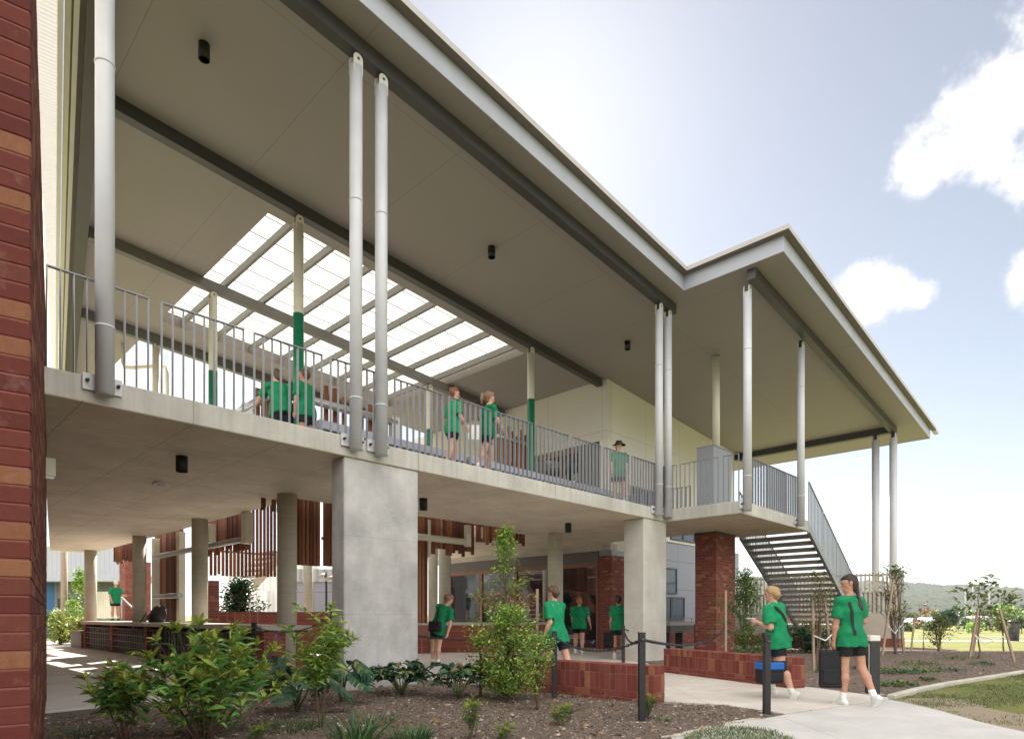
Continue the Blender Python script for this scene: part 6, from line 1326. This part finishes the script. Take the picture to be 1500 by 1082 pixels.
    if hat:
        m = MB(); n = 28; rings = [(.09, .120, 0), (.16, .112, 0), (.175, .088, 0), (.18, .0, 0)]; R0 = .088; prof = [(R0+.105 if hat == 'hat_black' else R0+.012, .030), (R0+.10 if hat == 'hat_black' else R0+.012, .036), (R0+.014, .052), (R0+.008, .115), (R0-.018, .142), (.0, .150)]
        vs, fs = [], []
        for rr_, zz in prof:
            for j in range(n): a = 2*math.pi*j/n; vs.append(hc+hup*zz*k+(hs*math.cos(a)*.92+hf*math.sin(a))*max(rr_, .002)*k+(hup*(-.012*k*math.cos(2*a)) if rr_ > .13 else 0))
        fs = [(i*n+j, i*n+(j+1) % n, (i+1)*n+(j+1) % n, (i+1)*n+j) for i in range(len(prof)-1) for j in range(n)]; m.add(vs, fs, 0, True)
        if hat != 'hat_black':
            m.add([hc+hup*.034*k+hs*a*.07*k+hf*(.085+b_*.075*(1-.5*a*a))*k-hup*.012*k*b_ for a in np.linspace(-1, 1, 9) for b_ in (0, 1)], [(2*i, 2*i+2, 2*i+3, 2*i+1) for i in range(8)], 0, True)
        m.build('hat', M[hat], t)
    BASE[t] = (x, y, z0)
    ca, sa = math.cos(-R_(heading)), math.sin(-R_(heading)); 
    def wp(p): return Vector((x+p[0]*ca-p[1]*sa, y+p[0]*sa+p[1]*ca, z0+p[2]))
    return dict(t=t, wp=wp, wr=wr, el=el, sh=sh, pel=pel, up=up, fw=fw, sx=sx, lf=lf, hip=hip, knee=knee, Fs=Fs, k=k, nb=nb)
def strap_on(pp, q0, q1, label=None, side=-1, mat='bag_black', w=.036):
    """flat strap lying on the shirt from shoulder q0 down to the hip point q1, round the back"""
    P, u_, f_, s_, k = pp['pel'], pp['up'], pp['fw'], pp['sx'], pp['k']; out = []
    for f in np.linspace(0, 1, 13):
        p = (1-f)*(pp['sh'][q0]*.62+pp['nb']*.38+u_*.03*k)+f*(P+s_*q1*.12*k+u_*.0); o = f_*side
        if f < .08: o = nrm(f_*side*.4+u_)
        g_ = np.array([p+o*d for d in np.linspace(.34, 0, 120)*k]); v = pp['Fs'].at(g_); i = np.argmax(v < .006); out.append(g_[i])
    m = MB(); vs = []
    for i, p in enumerate(out):
        d = nrm(out[min(i+1, 12)]-out[max(i-1, 0)]); nn = f_*side; wv = nrm(np.cross(d, nn))*w/2; vs += [pp['wp'](p-wv), pp['wp'](p+wv), pp['wp'](p+wv+nn*.006), pp['wp'](p-wv+nn*.006)]
    m.add(vs, [(4*i+a, 4*i+(a+1) % 4, 4*i+4+(a+1) % 4, 4*i+4+a) for i in range(12) for a in range(4)], 0); return m
def bag(name, label, c, yaw, sx, sy, sz, mats=('bag_black',), strap=None, handle=True, band=None):
    """soft rounded case centred at c (top at c.z)"""
    t = thing(name, label, 'bag', (c[0], c[1], c[2]-sz), 'W'); t.rotation_euler = (0, 0, -R_(yaw)); BASE[t] = (0, 0, 0)
    m = MB(); m.box(-sx/2, sx/2, -sy/2, sy/2, 0, sz); m.build('case', M[mats[0]], t, bevel=.028, seg=3)
    if band: m = MB(); m.box(-sx/2-.004, sx/2+.004, -sy/2-.004, sy/2+.004, sz*band[0], sz*band[1]); m.build('lid_band', M[mats[1]], t, bevel=.02, seg=2)
    m = MB(); m.box(-sx*.36, sx*.36, -sy/2-.022, -sy/2+.004, sz*.12, sz*.5); m.build('front_pocket', M[mats[0]], t, bevel=.012, seg=2)
    if handle: m = MB(); m.tube([(-.05, 0, sz-.008), (-.05, 0, sz+.035), (-.03, 0, sz+.05), (.03, 0, sz+.05), (.05, 0, sz+.035), (.05, 0, sz-.008)], .009, 8); m.build('handle', M['black'], t)
    BASE[t] = (c[0], c[1], c[2]-sz)
    if strap is not None: ca, sa = math.cos(R_(yaw)), math.sin(R_(yaw)); q = MB(); b0 = Vector(BASE[t]); q.v = [(lambda d: (d.x*ca-d.y*sa, d.x*sa+d.y*ca, d.z))(Vector(v)-b0) for v in strap.v]; q.f, q.m, q.sm = strap.f, strap.m, strap.sm; BASE[t] = (0, 0, 0); q.build('strap', M[mats[0]], t); BASE[t] = tuple(b0)
    return t
FZ = .032
# on the ground
x, y = G(641, 976, FZ); p = person('student in a green shirt leaning to peer round beside the big concrete pillar', x, y, FZ, 24, 1.66, (.36, .20), {1: ((.10, -.22, -1), (-.22, -.12, -1)), -1: ((-.25, .35, -1), (.1, .5, -1))}, {-1: ((-.10, .10, -1), (-.02, -.05, -1)), 1: ((-.14, .0, -1), (-.06, -.04, -1))}, (35, .25), 'hair_sandy', 'curly', seed=11)
c = p['wp'](p['pel']-p['fw']*.16-p['sx']*.02+p['up']*.10); bag('shoulder_bag', 'black shoulder bag on the hip of the leaning student', c, 24, .30, .11, .24, strap=strap_on(p, -1, .2))
x, y = AT(816, 0, 10.15)[:2]; p = person('student in a bright green shirt passing behind the low planter at the left chain post', x, y, FZ, -48, 1.66, (0, .12), {-1: ((-.15, -.25, -1), (-.1, .45, -1)), 1: ((.2, .3, -1), (.0, .7, -.8))}, {-1: ((-.03, .45, -1), (-.03, -.15, -1)), 1: ((.03, -.32, -1), (.03, -.45, -1))}, (0, 0), 'hair_brown', 'short', seed=12)
c = p['wp'](p['wr'][1]+p['lf'][1]*.12); bag('lunch_box', 'dark blue lunch box carried by the student behind the low planter', c+Vector((.05, 0, -.16)), -48, .22, .12, .2, ('bag_blue', 'bag_blue'))
x, y = G(848, 957, FZ); p = person('ginger student in a green shirt walking away past the glazed wall, seen from behind', x, y, FZ, 14, 1.69, (.02, .06), {1: ((.35, .10, -1), (.22, .18, -1)), -1: ((-.15, .25, -1), (-.05, .5, -1))}, {-1: ((-.06, .28, -1), (-.03, -.10, -1)), 1: ((.05, -.15, -1), (.02, -.38, -1))}, (0, 0), 'hair_ginger', 'short', shoe='shoe_white', shorts='shorts_black', build=1.14, seed=13)
x, y = G(906, 965, FZ); p = person('student half hidden behind the second concrete pillar, holding a black bag', x, y, FZ, 8, 1.66, (0, .05), {-1: ((-.14, .03, -1), (-.06, .05, -1))}, {-1: ((-.02, .02, -1), (-.02, -.05, -1))}, (0, 0), 'hair_dark', 'short', 'skin_tan', 'shorts_black', 'shoe_white', seed=14)
c = p['wp'](p['wr'][-1]+p['lf'][-1]*.10); bag('carry_case', 'black case hanging from the hand of the half hidden student', c+Vector((-.03, 0, -.05)), 40, .30, .12, .42)
x, y = G(1141, 1020, .02); p = person('blond student in a green shirt striding left along the path with a phone', x, y, .02, -42, 1.62, (-.06, .14), {-1: ((-.16, -.22, -1), (.12, .85, .30)), 1: ((.15, .10, -1), (.0, .45, -1))}, {1: ((.03, .52, -1), (.02, -.12, -1)), -1: ((-.03, -.22, -1), (-.03, -.46, -1))}, (-8, 0), 'hair_blond', 'short', 'skin_fair', 'shorts_navy', 'shoe_white', build=1.18, seed=15)
h_ = p['wp'](p['wr'][-1]+p['lf'][-1]*.11); t = thing('phone', 'pale phone held out by the striding blond student', 'phone', tuple(h_), 'W'); m = MB(); m.box(h_.x-.07, h_.x+.06, h_.y-.035, h_.y+.035, h_.z+.012, h_.z+.022); m.build('case', M['paper'], t, bevel=.003); m = MB(); m.box(h_.x-.064, h_.x+.054, h_.y-.030, h_.y+.030, h_.z+.0222, h_.z+.0232); m.build('screen', M['glass_dark'], t)
c = p['wp'](p['wr'][1]+p['lf'][1]*.10); bag('cooler_bag', 'black cooler bag with a blue band carried by the striding blond student', Vector(AT(1127, 968, 8.9)), -12, .34, .20, .31, ('bag_black', 'bag_blue'), strap=strap_on(p, -1, .8, w=.05), band=(.62, .98))
m = MB(); kq, ak = p['knee'][-1], p['knee'][-1]; d = nrm(p['knee'][-1]-p['hip'][-1]); m.tube([p['knee'][-1]-d*.09, p['knee'][-1]-d*.03, p['knee'][-1]+nrm((-.03, -.46, -1))*.07, p['knee'][-1]+nrm((-.03, -.46, -1))*.10], [.074, .072, .067, .066], 18); BASE[p['t']] = (0, 0, 0); m.build('knee_brace', M['bag_black'], p['t'])
x, y = G(1247, 1033, .02); p = person('girl with a long dark braid walking away on the path beside the light bollard', x, y, .02, -16, 1.67, (0, .05), {-1: ((-.16, .08, -1), (-.06, .10, -1)), 1: ((.24, .0, -1), (-.1, .9, -.45))}, {-1: ((-.02, .04, -1), (-.01, .03, -1)), 1: ((.04, -.15, -1), (.03, -.55, -1))}, (-55, 0), 'hair_dark', 'braid', 'skin_tan', 'shorts_black', 'shoe_white', build=.97, seed=16)
c = p['wp'](p['wr'][-1]+p['lf'][-1]*.11); bag('carry_case', 'tall black case hanging from the hand of the girl with the braid', c+Vector((-.02, .03, -.03)), 18, .27, .11, .50, strap=strap_on(p, -1, -.55, w=.045))
pa = AT(169, 0, 27.2); zf = AT(140, 909, 27)[2]; person('far student in a pale cap and green shirt standing on the raised landing', pa[0], 27.2, zf, 118, 1.66, (.0, .06), {1: ((.2, -.1, -1), (-.1, .35, -1)), -1: ((-.2, .4, -1), (.0, 1, -.1))}, None, (10, 0), 'hair_brown', 'short', 'skin_fair', 'shorts_black', 'shoe_black', 'cap_pale', 1.12, 17)
# on the upper deck
q = W(8.22, .62, ZT); person('student in a wide black hat facing out over the upper balustrade', q.x, q.y, ZT, 168, 1.62, (0, .02), {-1: ((-.12, .10, -1), (.15, .6, -1))}, {-1: ((-.05, .15, -1), (-.03, -.05, -1))}, (0, 0), 'hair_brown', 'short', 'skin_fair', 'shorts_black', 'shoe_white', 'hat_black', .95, 18)
q = W(onT(663, 600, .75)[0], .75, ZT); p = person('red-haired student carrying white papers along the upper walkway', q.x, q.y, ZT, 50, 1.64, (0, .06), {1: ((.12, .1, -1), (-.05, .75, -.8)), -1: ((-.12, -.05, -1), (.1, .7, -.8))}, {-1: ((-.03, .3, -1), (-.03, -.05, -1)), 1: ((.03, -.2, -1), (.03, -.4, -1))}, (10, 0), 'hair_red', 'long', 'skin_fair', 'shorts_black', 'shoe_black', None, .95, 19)
h_ = p['wp'](p['wr'][1]+p['lf'][1]*.1); t = thing('papers', 'sheaf of white papers in the hand of the red-haired student', 'papers', tuple(h_), 'W'); m = MB(); m.box(h_.x-.02, h_.x+.22, h_.y-.01, h_.y+.01, h_.z-.16, h_.z+.12); m.build('sheets', M['paper'], t)
q = W(onT(713, 600, .5)[0], .5, ZT); person('student with a brown ponytail walking along the upper walkway', q.x, q.y, ZT, 56, 1.68, (0, .10), {1: ((.12, .35, -1), (.0, .7, -.9)), -1: ((-.12, -.3, -1), (-.05, .1, -1))}, {-1: ((-.03, .38, -1), (-.03, -.1, -1)), 1: ((.03, -.3, -1), (.03, -.5, -1))}, (0, 0), 'hair_sandy', 'ponytail', 'skin_fair', 'shorts_black', 'shoe_black', None, 1.0, 20)
s_, _ = onT(413, 560, 2.1); q = W(s_, 2.1, ZT); person('student with back turned leaning on the upper rail left of the near green post', q.x, q.y, ZT, -28, 1.66, (-.12, .42), {-1: ((-.4, .7, -.75), (-.3, .8, -.4)), 1: ((.2, .7, -.7), (.1, .9, -.3))}, None, (-20, 0), 'hair_brown', 'long', 'skin_fair', 'shorts_navy', 'shoe_black', None, 1.05, 21)
s_, _ = onT(449, 575, 1.75); q = W(s_, 1.75, ZT); person('dark-haired student standing with one arm down right of the near green post', q.x, q.y, ZT, -66, 1.55, (0, .10), {-1: ((-.12, .1, -1), (.02, .15, -1)), 1: ((.1, .4, -1), (0, .8, -.5))}, None, (-8, 0), 'hair_brown', 'short', 'skin_tan', 'shorts_navy', 'shoe_black', None, 1.0, 22)
